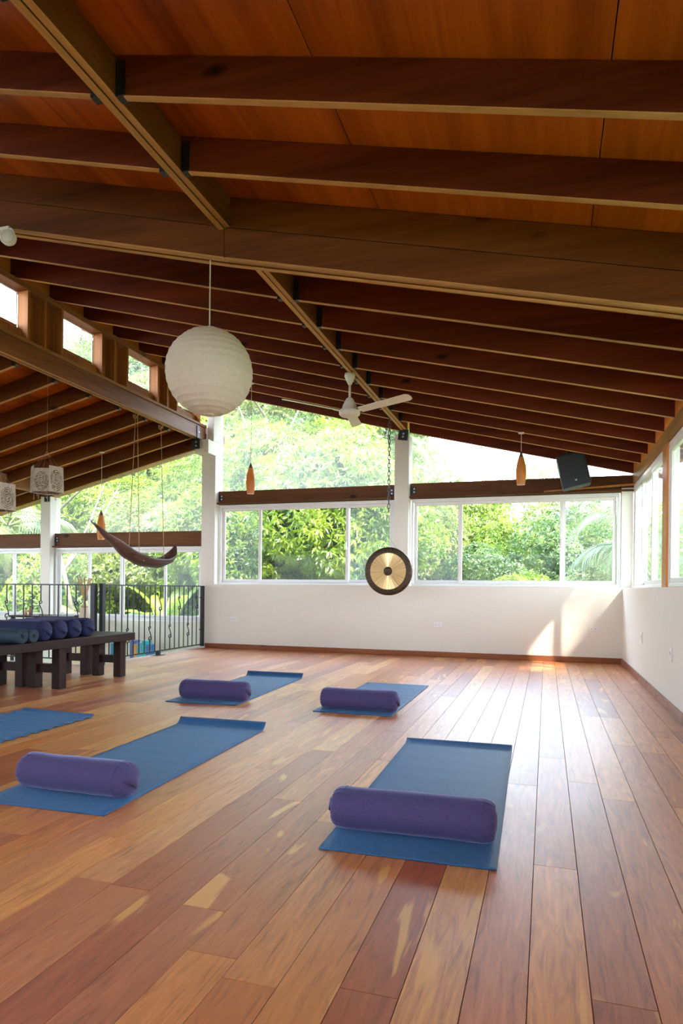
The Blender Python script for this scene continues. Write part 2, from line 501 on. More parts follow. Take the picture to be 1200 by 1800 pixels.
backbeam(-1.988, 1.2, 2.37, 2.60, True, False)
backbeam(-8.508, -5.472, 1.69, 1.945, True, False)
backbeam(-10.8, -8.722, 1.69, 1.945, False, False)
bt = MB().hexa([(-.05, 9.74, 2.385), (1.12, 9.64, 2.425), (1.12, 9.66, 2.425), (-.05, 9.76, 2.385)], [(-.05, 9.74, 2.405), (1.12, 9.64, 2.45), (1.12, 9.66, 2.45), (-.05, 9.76, 2.405)])
bt = bt.build('trim_1', M_post); bt['kind'] = 'structure'

# ---- windows
WN = [0]
def window(mapf, a0, a1, z0, z1, sashes, handles=(), fw=.05):
    """frame ring, sashes as (start, end, glass material, depth), mapf turns (a, d, z) into world"""
    WN[0] += 1
    w = struct_empty('window_%d' % WN[0])
    def bx(b, a, c, d0, d1, e, f):
        P = [mapf(*p) for p in ((a,d0,e),(c,d0,e),(c,d1,e),(a,d1,e),(a,d0,f),(c,d0,f),(c,d1,f),(a,d1,f))]
        b.add(P, [(0,3,2,1),(4,5,6,7),(0,1,5,4),(1,2,6,5),(2,3,7,6),(3,0,4,7)])
    b = MB()
    bx(b, a0, a1, -.035, .055, z0, z0+fw*.8); bx(b, a0, a1, -.035, .055, z1-fw, z1)
    bx(b, a0, a0+fw*.55, -.035, .055, z0+fw*.8, z1-fw); bx(b, a1-fw*.55, a1, -.035, .055, z0+fw*.8, z1-fw)
    b.build('window_frame', M_white, w, bevel=.004)
    for (s0, s1, gm, dep, hs) in sashes:
        b = MB(); t = .048; q0 = z0+fw*.8+.001; q1 = z1-fw-.001
        d0, d1 = (-.026, .004) if dep == 0 else (.010, .04)
        bx(b, s0, s1, d0, d1, q0, q0+t); bx(b, s0, s1, d0, d1, q1-t, q1)
        bx(b, s0, s0+t, d0, d1, q0+t, q1-t); bx(b, s1-t, s1, d0, d1, q0+t, q1-t)
        so = b.build('sash', M_white, w, bevel=.004)
        b = MB(); bx(b, s0+t*.8, s1-t*.8, (d0+d1)/2-.002, (d0+d1)/2+.002, q0+t*.8, q1-t*.8)
        b.build('pane', gm, so)
        if hs:
            ha = s0+t*.5 if hs < 0 else s1-t*.5
            b = MB(); zc = (z0+z1)/2; bx(b, ha-.008, ha+.008, d0-.03, d0, zc-.07, zc+.03); bx(b, ha-.012, ha+.02, d0-.034, d0-.02, zc-.09, zc-.06)
            b.build('handle', M_steel, so, bevel=.003)
    return w
mb_y = lambda a, d, z: (a, YG+d, z)
G, GC = M_glass, M_glass_clear
window(mb_y, -5.19, -2.235, 1.045, 2.36, [(-5.16, -4.46, G, 1, 0), (-4.49, -2.96, GC, 0, 1), (-3.0, -2.265, G, 1, 0)])
window(mb_y, -1.965, .955, 1.045, 2.36, [(-1.93, -1.22, G, 1, 0), (-1.25, .22, GC, 0, 1), (.20, .92, G, 1, 0)])
window(mb_y, -8.49, -5.50, .42, 1.685, [(-8.45, -7.76, G, 1, 0), (-7.79, -7.08, GC, 0, 0), (-7.11, -6.22, GC, 1, 0), (-6.25, -5.53, G, 0, 0)])
window(mb_y, -10.78, -8.74, .42, 1.685, [(-10.75, -9.42, G, 1, 0), (-9.45, -8.77, G, 0, 0)])
mb_x = lambda a, d, z: (1.165+d, a, z)
window(mb_x, 7.41, 9.82, 1.037, 2.455, [(7.44, 8.28, G, 0, 0), (8.25, 9.1, GC, 1, 0), (9.05, 9.79, G, 0, 0)])
window(mb_x, 4.55, 7.10, 1.04, 2.455, [(6.25, 7.07, G, 0, 0), (5.4, 6.28, GC, 1, 0), (4.58, 5.43, G, 0, 0)])
window(mb_x, 1.80, 4.30, 1.04, 2.455, [(1.83, 2.65, G, 0, 0), (2.62, 3.5, GC, 1, 0), (3.47, 4.27, G, 0, 0)])
window(mb_x, -.95, 1.55, 1.04, 2.455, [(-.92, -.1, G, 0, 0), (-.13, .75, GC, 1, 0), (.72, 1.52, G, 0, 0)])
# wooden posts between the side windows
for y0, y1 in ((7.13, 7.385), (4.32, 4.53), (1.57, 1.78), (-1.2, -.97)):
    o = MB().box(1.115, 1.165, y0, y1, 1.037, 2.46).build('post', M_post, bevel=.004); o['kind'] = 'structure'
# transom panes (each a flat sheet of glass cut to the roof's slope)
def transom(xa, xb, zb, zf, seam=None):
    WN[0] += 1
    w = struct_empty('window_%d' % WN[0])
    cuts = [xa] + ([seam] if seam else []) + [xb]
    for p, q in zip(cuts[:-1], cuts[1:]):
        g = .003
        b = MB().hexa([(p+g,YG,zb),(q-g,YG,zb),(q-g,YG+.006,zb),(p+g,YG+.006,zb)], [(p+g,YG,zf(p)),(q-g,YG,zf(q)),(q-g,YG+.006,zf(q)),(p+g,YG+.006,zf(p))])
        b.build('pane', M_glass_dust_flare, w)
top = lambda f: (lambda x: f(x)+RD-.01)
transom(-5.22, -2.21, 2.59, top(zup), -3.86)
transom(-1.99, 1.15, 2.60, top(zup))
transom(-8.51, -5.47, 1.945, top(zlow), -6.80)
transom(-10.8, -8.72, 1.945, top(zlow))

# ---- upper roof
EAVE = 1.62
XT = -5.95
ce = MB()
def slab(b, xa, xb, zf, y0, y1, o0, o1):
    b.hexa([(xa,y0,zf(xa)+o0),(xb,y0,zf(xb)+o0),(xb,y1,zf(xb)+o0),(xa,y1,zf(xa)+o0)], [(xa,y0,zf(xa)+o1),(xb,y0,zf(xb)+o1),(xb,y1,zf(xb)+o1),(xa,y1,zf(xa)+o1)])
slab(ce, -2.05, EAVE, zup, -3.2, 10.6, RD+.016, RD+.14)
slab(ce, XT, -2.05, zup, -3.2, 10.6, RD+.016, RD+.14)
slab(ce, EAVE, 2.55, zup, -3.2, 6.75, RD+.016, RD+.14)  # unseen deeper overhang, added to keep sun out of the nearer side windows
M_roof = plain('roof_deck', (.12,.05,.02), .8)
ceil = ce.build('ceiling', M_roof); ceil['kind'] = 'structure'
# plywood sheets
ycuts = [-3.2, -2.1, .34, 2.78, 5.22, 7.66, 10.6]
xcuts = [XT, -5.2, -3.98, -2.76, -2.05, -1.0, .22, EAVE]
for xa, xb in zip(xcuts[:-1], xcuts[1:]):
    for ya, yb in zip(ycuts[:-1], ycuts[1:]):
        b = MB(); g = .0025
        zf = (lambda x, a=xa, c=xb: zup(x)) if xb <= -2.05 else (lambda x: ZP-.24*(x+2.05))
        slab(b, xa+g, xb-g, zf, ya+g, yb-g, RD, RD+.015)
        b.build('plywood_panel', M_ply, ceil, loc=((xa+xb)/2, (ya+yb)/2, 3.5))
rafter_y = [2.71-.60*k for k in range(9, 0, -1)] + [2.71, 3.31] + [5.05+.577*k for k in range(8)] + [9.845]
rafter_y.insert(11, 4.47)
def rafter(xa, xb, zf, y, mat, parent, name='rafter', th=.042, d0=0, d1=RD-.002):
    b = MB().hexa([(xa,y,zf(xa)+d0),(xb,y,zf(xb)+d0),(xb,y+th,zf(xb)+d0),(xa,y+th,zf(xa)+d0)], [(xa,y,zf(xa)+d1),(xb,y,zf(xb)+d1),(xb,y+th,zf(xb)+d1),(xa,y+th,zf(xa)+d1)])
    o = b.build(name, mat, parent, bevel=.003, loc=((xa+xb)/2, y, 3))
    o.data.materials.append(M_under_lit); o.data.polygons[0].material_index = 1  # bottom face takes the painted floor-bounce tone
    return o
def hanger(parent, x, y, z, sx, d=RD):
    # folded black steel joist hanger: two ears, a stirrup under the joist
    w = .05*sx
    b = MB()
    b.box(min(x, x+w), max(x, x+w), y-.006, y, z-.004, z+d*.8)
    b.box(min(x, x+w), max(x, x+w), y+.042, y+.048, z-.004, z+d*.8)
    b.box(min(x, x+w), max(x, x+w), y-.006, y+.048, z-.008, z-.003)
    o = b.build('joist_hanger', M_black); o.parent = parent
    o.matrix_parent_inverse = Matrix.Translation(-parent.location)
for i, y in enumerate(rafter_y):
    r = rafter(-2.005, EAVE if y > 6.75 else 2.5, zup, y, M_raft, ceil)  # nearer rafters lengthened under the added sun-blocking overhang
    if y > 1.5 and y < 9.5: hanger(r, -2.003, y, zup(-2.0), 1)
    r = rafter(XT, -2.095, zup, y, M_raft, ceil)
    if y > 1.5 and y < 9.5: hanger(r, -2.097, y, zup(-2.1), -1)
# purlin: two boards side by side
def twoply(name, parent, x0, x1, y0, y1, z0, z1, mat, n=2):
    e = bpy.data.objects.new(name, None); COL.objects.link(e); e.parent = parent
    w = (x1-x0)/n
    for k in range(n):
        dz = (-.004, .003, 0)[k % 3]
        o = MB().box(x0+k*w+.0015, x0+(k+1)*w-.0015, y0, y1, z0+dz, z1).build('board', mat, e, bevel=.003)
        o.data.materials.append(M_under_litY); o.data.polygons[0].material_index = 1
    return e
pu = twoply('purlin', ceil, -2.093, -2.007, -3.0, 3.918, ZP-.015, ZP+RD-.012, M_purlin)
pu = twoply('purlin', ceil, -2.093, -2.007, 4.062, 9.72, ZP-.015, ZP+RD-.012, M_purlin)
# bolted bracket where the purlin sits on the pillar
MT = Matrix.Translation((-2.05, 9.68, 3.31)) @ Matrix.Rotation(.14, 4, 'Y')
b = MB().box(-.075, .075, -.055, -.045, -.10, .06, MT).build('bracket', M_black, ceil, bevel=.003)
q = MB()
for dz in (-.05, -.005): q.lathe([(.014, 0), (.016, .004), (.011, .009)], 10, MT @ Matrix.Translation((.0, -.055, dz)) @ Matrix.Rotation(PI/2, 4, 'X'))
q.build('bolt', M_steel, b)
# girder: three boards under the slope, deeper than the rafters
ge = bpy.data.objects.new('girder', None); COL.objects.link(ge); ge.parent = ceil
for k in range(3):
    for xa, xb in ((XT+.4, -2.05), (-2.05, EAVE)):
        zf = (lambda x: ZP-.262*(x+2.05)) if xb <= -2.0 else (lambda x: ZP-.24*(x+2.05))
        y = 3.92+k*.047
        dz = (-.205, -.198, -.208)[k]
        b = MB().hexa([(xa,y,zf(xa)+dz),(xb,y,zf(xb)+dz),(xb,y+.044,zf(xb)+dz),(xa,y+.044,zf(xa)+dz)], [(xa,y,zf(xa)-.002),(xb,y,zf(xb)-.002),(xb,y+.044,zf(xb)-.002),(xa,y+.044,zf(xa)-.002)])
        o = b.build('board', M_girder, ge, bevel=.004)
        o.data.materials.append(M_under_lit); o.data.polygons[0].material_index = 1
        b = MB().hexa([(xa,y,zf(xa)+.001),(xb,y,zf(xb)+.001),(xb,y+.044,zf(xb)+.001),(xa,y+.044,zf(xa)+.001)], [(xa,y,zf(xa)+RD-.003),(xb,y,zf(xb)+RD-.003),(xb,y+.044,zf(xb)+RD-.003),(xa,y+.044,zf(xa)+RD-.003)])
        b.build('board', M_girder, ge, bevel=.003)
# wall plate on the side wall with blocking between the rafters
pl = struct_empty('beam')
for k in range(2):
    MB().box(1.12+k*.042, 1.16+k*.042, -2.8, 9.95, 2.46, 2.617-(k*.012)).build('board', M_plateY, pl, bevel=.003)
ry = sorted(rafter_y+[3.92])
for a, c in zip(ry[:-1], ry[1:]):
    if c-a > .2:
        w0 = .042 if abs(a-3.92) > .01 else .14
        MB().box(1.125, 1.155, a+w0+.002, c-.002, 2.622, zup(1.125)+RD-.005).build('blocking', M_block, pl, bevel=.002)

# ---- clerestory wall over the ridge beam
XC = -5.35
cl = struct_empty('wall_clerestory')
rb = twoply('ridge_beam', cl, XC-.088, XC, -3.0, 9.66, 3.39, 3.60, M_beamY)
MB().box(XC-.15, XC+.018, -3.0, 9.66, 3.603, 3.64).build('bottom_plate', M_plateY, cl, bevel=.003)
MB().box(XC-.15, XC, -3.0, 9.66, 4.18, 4.243).build('top_plate', M_beamY, cl, bevel=.003)
base = 5.785
for g in range(-7, 4):
    ys = [base+1.243*g+d for d in (0, .25, .515)]
    if g == 3: ys = [9.47]
    for yy in ys:
        MB().box(XC-.14, XC-.002, yy-.018, yy+.018, 3.642, 4.178).build('stud', M_stud, cl, bevel=.002)
    if g < 3:
        for a, c in zip(ys[:-1], ys[1:]):
            MB().box(XC-.145, XC-.13, a+.02, c-.02, 3.643, 4.177).build('backing_panel', M_stud, cl)
    if g < 3:
        a = ys[2]+.02; c = base+1.243*(g+1)-.02
        MB().box(XC-.14, XC-.075, a, c, 3.643, 3.76).build('window_sill', M_stud, cl, bevel=.003)
        MB().box(XC-.155, XC-.145, a, c, 3.643, 3.82).build('backing_panel', M_stud, cl)
        WN[0] += 1
        w = struct_empty('window_%d' % WN[0])
        MB().box(XC-.150, XC-.140, a, a+.012, 3.76, 4.177).box(XC-.150, XC-.140, c-.012, c, 3.76, 4.177).box(XC-.150, XC-.140, a, c, 4.165, 4.177).build('window_frame', M_white, w)
        MB().box(XC-.147, XC-.143, a+.01, c-.01, 3.765, 4.17).build('pane', M_glass, w)
for a, c in zip(ry[:-1], ry[1:]):
    if c-a > .2:
        w0 = .042 if abs(a-3.92) > .01 else .14
        MB().box(XC-.15, XC-.10, a+w0+.002, c-.002, 4.245, zup(XC-.1)+RD-.004).build('blocking', M_block, cl, bevel=.002)
# bracket under the ridge beam at the pillar
bk = MB().box(-5.475, -5.335, 9.43, 9.44, 3.22, 3.385).box(-5.475, -5.335, 9.43, 9.60, 3.378, 3.388).box(XC+.002, XC+.010, 9.36, 9.45, 3.385, 3.58).build('bracket', M_black, cl, bevel=.003)
q = MB()
for dz in (3.27, 3.33): q.lathe([(.013, 0), (.015, .004), (.010, .009)], 10, Matrix.Translation((-5.40, 9.43, dz)) @ Matrix.Rotation(PI/2, 4, 'X'))
q.lathe([(.013, 0), (.015, .004), (.010, .009)], 10, Matrix.Translation((XC+.010, 9.40, 3.48)) @ Matrix.Rotation(PI/2, 4, 'Y'))
q.build('bolt', M_steel, bk)

# ---- lower roof on the far side of the ridge beam
c2 = MB(); XL = -11.6
slab(c2, XL, XC-.14, zlow, -3.2, 10.6, RD+.016, RD+.14)
ceil2 = c2.build('ceiling', M_roof); ceil2['kind'] = 'structure'
xc2 = [XL, -10.3, -9.1, -7.9, -6.7, XC-.14]
for xa, xb in zip(xc2[:-1], xc2[1:]):
    for ya, yb in zip(ycuts[:-1], ycuts[1:]):
        b = MB(); g = .0025
        slab(b, xa+g, xb-g, zlow, ya+g, yb-g, RD, RD+.015)
        b.build('plywood_panel', M_ply, ceil2, loc=((xa+xb)/2, (ya+yb)/2, 3))
low_y = [5.70-.598*k for k in range(14, 0, -1)] + [5.70+.598*k for k in range(7)] + [9.845]
for y in low_y:
    r = rafter(-8.455, XC-.092, zlow, y, M_raftL, ceil2)
    if y > 4: hanger(r, XC-.094, y, zlow(XC-.094), -1)
    r = rafter(XL, -8.545, zlow, y, M_raftL, ceil2)
    if y > 4: hanger(r, -8.547, y, zlow(-8.547), -1)
twoply('purlin', ceil2, -8.543, -8.457, -3.0, 9.72, zlow(-8.5)-.015, zlow(-8.5)+RD-.014, M_plateY)
b = MB().box(-8.60, -8.49, 9.70, 9.71, 2.50, 2.62).build('bracket', M_black, ceil2, bevel=.003)
MB().lathe([(.013, 0), (.015, .004), (.010, .009)], 10, Matrix.Translation((-8.54, 9.70, 2.57)) @ Matrix.Rotation(PI/2, 4, 'X')).build('bolt', M_steel, b)

# ================================================================== THINGS
# ---- yoga mats
def yoga_mat(xc, yc, w, L, rz, label, wav=.0015, curl=.03, seed=0, nw=9):
    t = thing('yoga_mat', label, 'yoga mat', (xc, yc, 0), rz)
    r = random.Random(seed); ph = [r.random()*6.28 for _ in range(6)]
    def h(u, v):
        x = (u-.5)*w; y = (v-.5)*L
        z = .0006 + wav*(1+math.sin(v*2*PI*nw+ph[0]+.5*math.sin(u*2+ph[1])))*(.75+.25*math.sin(u*3+ph[2]))
        if v > .955:
            s = (v-.955)/.045
            z += curl*s*s
            y -= .010*s
        return (x, y, z)
    nu, nv = 16, 150
    th = .006
    b = MB()
    b.grid(lambda u, v: (h(u, v)[0], h(u, v)[1], h(u, v)[2]+th), nu, nv)
    b.grid(h, nu, nv, flip=True)
    N = (nu+1)*(nv+1)
    def edge(ids, flip=False):
        for a, c in zip(ids[:-1], ids[1:]):
            b.f.append((a+N, c+N, c, a) if not flip else (a, c, c+N, a+N))
    edge([i for i in range(nu+1)]); edge([j*(nu+1) for j in range(nv+1)], True)
    edge([nv*(nu+1)+i for i in range(nu+1)], True); edge([j*(nu+1)+nu for j in range(nv+1)])
    b.build('mat_sheet', M_mat, t, smooth=True)
    # a binding of pressed foam along the near and far end
    return t
yoga_mat(-.512, 3.335, .665, 1.87, .02, 'blue yoga mat in the front row beside the glazed side wall, bolster across it', .0006, .022, 1)
yoga_mat(-2.19, 3.36, .67, 1.87, .03, 'blue yoga mat with a curled end, between the rippled empty mat and the frontmost mat', .0008, .045, 2, 11)
yoga_mat(-3.62, 3.33, .67, 1.87, .0, 'rippled blue yoga mat with no bolster on it, cut off by the frame', .010, .008, 3, 17)
yoga_mat(-2.86, 5.95, .66, 1.82, .04, 'blue yoga mat with a curled corner, second row, on the bench side', .001, .05, 4)
yoga_mat(-1.475, 5.90, .65, 1.72, .0, 'blue yoga mat in the row nearer the gong, closer to the glazed side wall', .001, .004, 5)

# ---- bolsters
def bolster(loc, rz, label, mat, L=.64, R=.103, strap=1, seed=0, group=None):
    t = thing('bolster', label, 'bolster', loc, rz, group)
    r = random.Random(seed); p = [r.random()*6.28 for _ in range(8)]
    nu, nv = 40, 64
    hl = L/2
    def prof(s):      # s -1..1 along the length -> (x, radius factor)
        a = abs(s)
        k = .80
        if a < k: return s/k*(hl-.055) , 1.0
        q = (a-k)/(1-k)*PI/2
        return math.copysign((hl-.055)+.055*math.sin(q), s), .42+.58*math.cos(q)**.55 if q < PI/2-.001 else .42
    def fn(u, v):
        s = 2*u-1; x, f = prof(s); a = 2*PI*v
        rr = R*f
        d = 1+.018*math.sin(3*s+p[0])*math.cos(a+p[1])+.010*math.sin(9*s+p[2]+2*math.sin(a+p[3]))*math.sin(2*a+p[4])
        e = max(0, (abs(s)-.72)/.28)
        d += e*.045*math.sin(17*a+p[5]*math.copysign(1, s))
        y = rr*d*math.cos(a); z = rr*d*math.sin(a)
        zz = z*.97
        # settles a little on the floor
        if zz < -R*.86: zz = -R*.86+(zz+R*.86)*.25
        return (x, y, zz+R*.86+.035*R+.0)
    b = MB(); b.grid(fn, nu, nv)
    o = b.build('cover', mat, t, smooth=True)
    # gathered end discs
    for sgn in (-1, 1):
        b = MB(); n = 48; c = len(b.v)
        ring = []
        for j, (rf, xo) in enumerate(((.46, .0), (.34, .004), (.20, .000), (.07, -.006))):
            for k in range(n):
                a = 2*PI*k/n
                w = 1+.03*math.sin(17*a)*(1 if j < 3 else 0)
                ring.append((sgn*(hl+xo), R*rf*w*math.cos(a), R*rf*w*math.sin(a)*.97+R*.895))
        f = []
        for j in range(3):
            for k in range(n):
                k2 = (k+1) % n
                q = (j*n+k, j*n+k2, (j+1)*n+k2, (j+1)*n+k)
                f.append(q)
        f.append(tuple(3*n+k for k in range(n)))
        b.add(ring, f); b.build('end_disc', mat, t, smooth=True)
    if strap:
        sg = strap
        pts = []
        for k in range(13):
            q = -1+2*k/12
            pts.append((sg*(hl-.02+.035*(1-q*q)**.6 if abs(q) < 1 else hl-.02), q*R*.80*math.cos(.5), q*R*.80*math.sin(-.5)+R*.9))
        b = MB(); v = []; f = []
        for k, pt in enumerate(pts):
            for wv in (-.022, .022):
                v.append((pt[0], pt[1]+wv*math.sin(.5), pt[2]+wv*math.cos(.5)))
        for k in range(12): f.append((2*k, 2*k+1, 2*k+3, 2*k+2))
        b.add(v, f); b.build('strap_handle', mat, t, smooth=True, solid=.004)
    # piping seam round each end
    for sgn in (-1, 1):
        path = [(sgn*(hl-.052), R*1.0*math.cos(2*PI*k/40), max(R*1.0*math.sin(2*PI*k/40)*.97, -R*.88)+R*.895) for k in range(40)]
        MB().tube(path, .0013, 6, True).build('piping', mat, t, smooth=True)
    return t
bolster((-.515, 2.655, .008), .02, 'purple cotton bolster on the mat nearest the glazed side wall', M_purple, .665, .087, -1, 1)
bolster((-2.165, 2.68, .009), -.01, 'purple cotton bolster with a side strap, beside the empty rippled mat', M_purple, .625, .087, 1, 2)
bolster((-2.80, 5.26, .008), .06, 'purple bolster on the mat with the curled corner, second row near the bench', M_purple, .64, .090, 1, 3)
bolster((-1.46, 5.22, .008), .02, 'purple bolster in the second row, directly in front of the hanging gong', M_purple, .64, .090, 1, 4)

# ---- benches
def bench(xa, xb, ya, yb, label):
    t = thing('bench', label, 'bench', ((xa+xb)/2, (ya+yb)/2, 0))
    w = (xb-xa)/2; h = (yb-ya)/2
    MB().box(-w, w, -h, h, .395, .48).build('seat', M_bench, t, bevel=.004)
    n = 4
    for k in range(n):
        y = h-.18-k*.955
        for s in (-1, 1):
            MB().box(s*(w-.075)-.045, s*(w-.075)+.045, y-.05, y+.05, 0, .395).build('leg', M_benchz, t, bevel=.003)
        MB().box(-(w-.12), w-.12, y-.022, y+.022, .15, .235).build('crossbar', M_bench, t, bevel=.003)
    return t
bench(-4.88, -4.45, 3.3, 6.46, 'low dark wooden bench on block legs, the one on the mat side')
bench(-5.32, -4.89, 3.3, 6.46, 'low dark wooden bench on block legs, the one on the railing side')

# ---- things on the benches
def rolled_mat(xe, y, R, label, L=.62):
    t = thing('rolled_mat', label, 'yoga mat', (xe-L/2, y, .48))
    path = []
    n = 150; turns = 5.2
    for k in range(n+1):
        a = turns*2*PI*k/n
        rr = .018+(R-.018-.003)*k/n
        path.append((rr*math.cos(a), rr*math.sin(a)))
    b = MB(); v = []; f = []
    for k, (a, c) in enumerate(path):
        for xx in (-L/2, L/2):
            v.append((xx, a, c+R))
    for k in range(n): f.append((2*k, 2*k+1, 2*k+3, 2*k+2))
    b.add(v, f); b.build('rolled_sheet', M_teal, t, smooth=True, solid=.0045)
    MB().tube([(-L*.25, (R+.001)*math.cos(2*PI*k/32), (R+.001)*math.sin(2*PI*k/32)+R) for k in range(32)], .003, 6, True).build('tie_band', M_black, t, smooth=True)
rolled_mat(-4.43, 4.75, .070, 'dark teal rolled yoga mat on the bench, the thicker one at the frame edge')
rolled_mat(-4.44, 4.90, .062, 'dark teal rolled yoga mat on the bench, slim roll beside the first navy bolster')
names = ['first in the row, beside the rolled mats', 'second in the row from the rolled mats', 'third in the row from the rolled mats', 'last in the row, beside the railing corner post']
for k, (yy, xe) in enumerate(((5.13, -4.50), (5.35, -4.51), (5.57, -4.52), (5.79, -4.53))):
    bolster((xe-.33, yy, .48), .0, 'navy cotton bolster on the bench, '+names[k], M_navy, .66, .100, 1, 20+k, 'navy bolsters on the bench')

# ---- iron railings
def scroll_path(x, y, z, s=.10, plane='y'):
    pts = []
    # S-scroll: lower curl, diagonal run, upper curl
    low = []
    for k in range(22):
        a = 1.75*2*PI*(1-k/21)*.62
        r = .010+.030*(k/21)
        low.append((r*math.cos(a-.3)-.0, -s+r*math.sin(a-.3)))
    upc = []
    for k in range(20):
        a = 1.75*2*PI*(k/19)*.6
        r = .030-.021*(k/19)
        upc.append((-r*math.cos(a-.3)*.9+0, s+-r*math.sin(a-.3)*.9))
    pts = low+[(.030, -s*.55), (.012, 0), (-.020, s*.6)]+upc
    out = []
    for d, zz in pts:
        out.append((x, y+d, z+zz) if plane == 'y' else (x+d, y, z+zz))
    return out
rail = thing('iron_railing', 'black iron railing with scroll balusters running up to the back wall', 'railing', (-5.4, 8.4, 0))
def P(mb, name, parent, mat=M_black, **k):
    o = mb.build(name, mat, parent, **k); o.matrix_parent_inverse = Matrix.Translation(-parent.location); return o
P(MB().box(-5.415, -5.385, 7.20, 9.72, 1.005, 1.022), 'top_rail', rail)
P(MB().box(-5.412, -5.388, 7.20, 9.72, .055, .070), 'bottom_rail', rail)
P(MB().box(-5.425, -5.375, 9.66, 9.71, .03, 1.022), 'end_post', rail)
for z in (.30, .82): P(MB().box(-5.41, -5.39, 9.60, 9.66, z, z+.015), 'latch_bar', rail)
P(MB().box(-5.425, -5.375, 8.37, 8.43, .006, .055).box(-5.46, -5.34, 8.30, 8.50, 0, .006), 'foot', rail)
for k in range(19):
    y = 7.27+.131*k
    b = MB()
    if k % 2 == 0 or k > 17:
        b.box(-5.406, -5.394, y-.006, y+.006, .07, 1.005); P(b, 'baluster', rail)
    else:
        hi = ((k-1)//2) % 2 == 0
        zc = .755 if hi else .335
        b.box(-5.406, -5.394, y-.006, y+.006, .07, zc-.10)
        b.box(-5.406, -5.394, y-.006, y+.006, zc+.10, 1.005)
        b.tube(scroll_path(-5.4, y, zc, .085), .0072, 6)
        P(b, 'scroll_baluster', rail, smooth=False)
P(MB().box(-5.425, -5.375, 7.10, 7.16, 0, 1.035), 'corner_post', rail)
P(MB().box(-5.41, -5.39, 7.16, 7.27, .84, .85), 'latch_bar', rail)
rl2 = thing('iron_railing', 'black iron railing with scroll balusters behind the benches', 'railing', (-8.2, 7.05, 0))
P(MB().box(-10.9, -5.45, 7.035, 7.065, 1.005, 1.022), 'top_rail', rl2)
P(MB().box(-10.9, -5.45, 7.038, 7.062, .055, .070), 'bottom_rail', rl2)
P(MB().box(-5.50, -5.44, 7.02, 7.08, 0, 1.035), 'corner_post', rl2)
k = 0; x = -5.60
while x > -10.8:
    b = MB()
    if k % 4 == 1:
        zc = .69
        b.box(x-.006, x+.006, 7.044, 7.056, .07, zc-.115).box(x-.006, x+.006, 7.044, 7.056, zc+.115, 1.005)
        b.tube(scroll_path(x, 7.05, zc, .10, 'x'), .0072, 6)
        P(b, 'scroll_baluster', rl2)
    else:
        P(b.box(x-.006, x+.006, 7.044, 7.056, .07, 1.005), 'baluster', rl2)
    k += 1; x -= .1375
for px in (-7.6, -9.9):
    P(MB().box(px-.02, px+.02, 7.03, 7.07, 0, 1.005), 'post', rl2)

# ---- paper globe lantern
lt = thing('paper_lantern', 'large round cream paper globe lantern hanging on a white cord', 'lantern', (-2.19, 3.99, 2.452))
R = .292
def globe(u, v):
    a = 2*PI*u; th = .12+(PI-.24)*v
    r = R*(1-.012*abs(math.sin(th*19))+.004*math.sin(7*a+3*th)+.003*math.sin(19*a-5*th))
    return (r*math.sin(th)*math.cos(a), r*math.sin(th)*math.sin(a), -r*math.cos(th)*1.0)
mp, n, l, b_, o_ = newmat('rice_paper')
fr = noise(n, l, coords(n, l), 40, 5, .7)
l.new(ramp(n, l, fr, [(.3, (.66,.57,.44)), (.7, (.78,.70,.57))]), b_.inputs['Base Color']); b_.inputs['Roughness'].default_value = .9
tl = n.new('ShaderNodeBsdfTranslucent'); tl.inputs[0].default_value = (.82,.72,.56,1); ms = n.new('ShaderNodeMixShader'); ms.inputs[0].default_value = .35
l.new(b_.outputs[0], ms.inputs[1]); l.new(tl.outputs[0], ms.inputs[2]); l.new(ms.outputs[0], o_.inputs[0])
bump(n, l, b_, fr, .5, .006)
M_paper = mp
MB().grid(globe, 72, 260).build('paper_shade', M_paper, lt, smooth=True)
MB().tube([(.036*math.cos(2*PI*k/24), .036*math.sin(2*PI*k/24), -R*.99) for k in range(24)], .003, 6, True).build('rim', M_cord, lt, smooth=True)
MB().tube([(0, 0, R*.985), (0, 0, zup(-2.19)-.207-2.452)], .0045, 8).build('cord', M_cord, lt)
MB().tube([(-.03, 0, R*.985), (.03, 0, R*.985)], .003, 6).lathe([(.02, 0), (.022, .05), (.012, .06)], 14, Matrix.Translation((0, 0, R*.80))).build('lamp_holder', M_cord, lt)

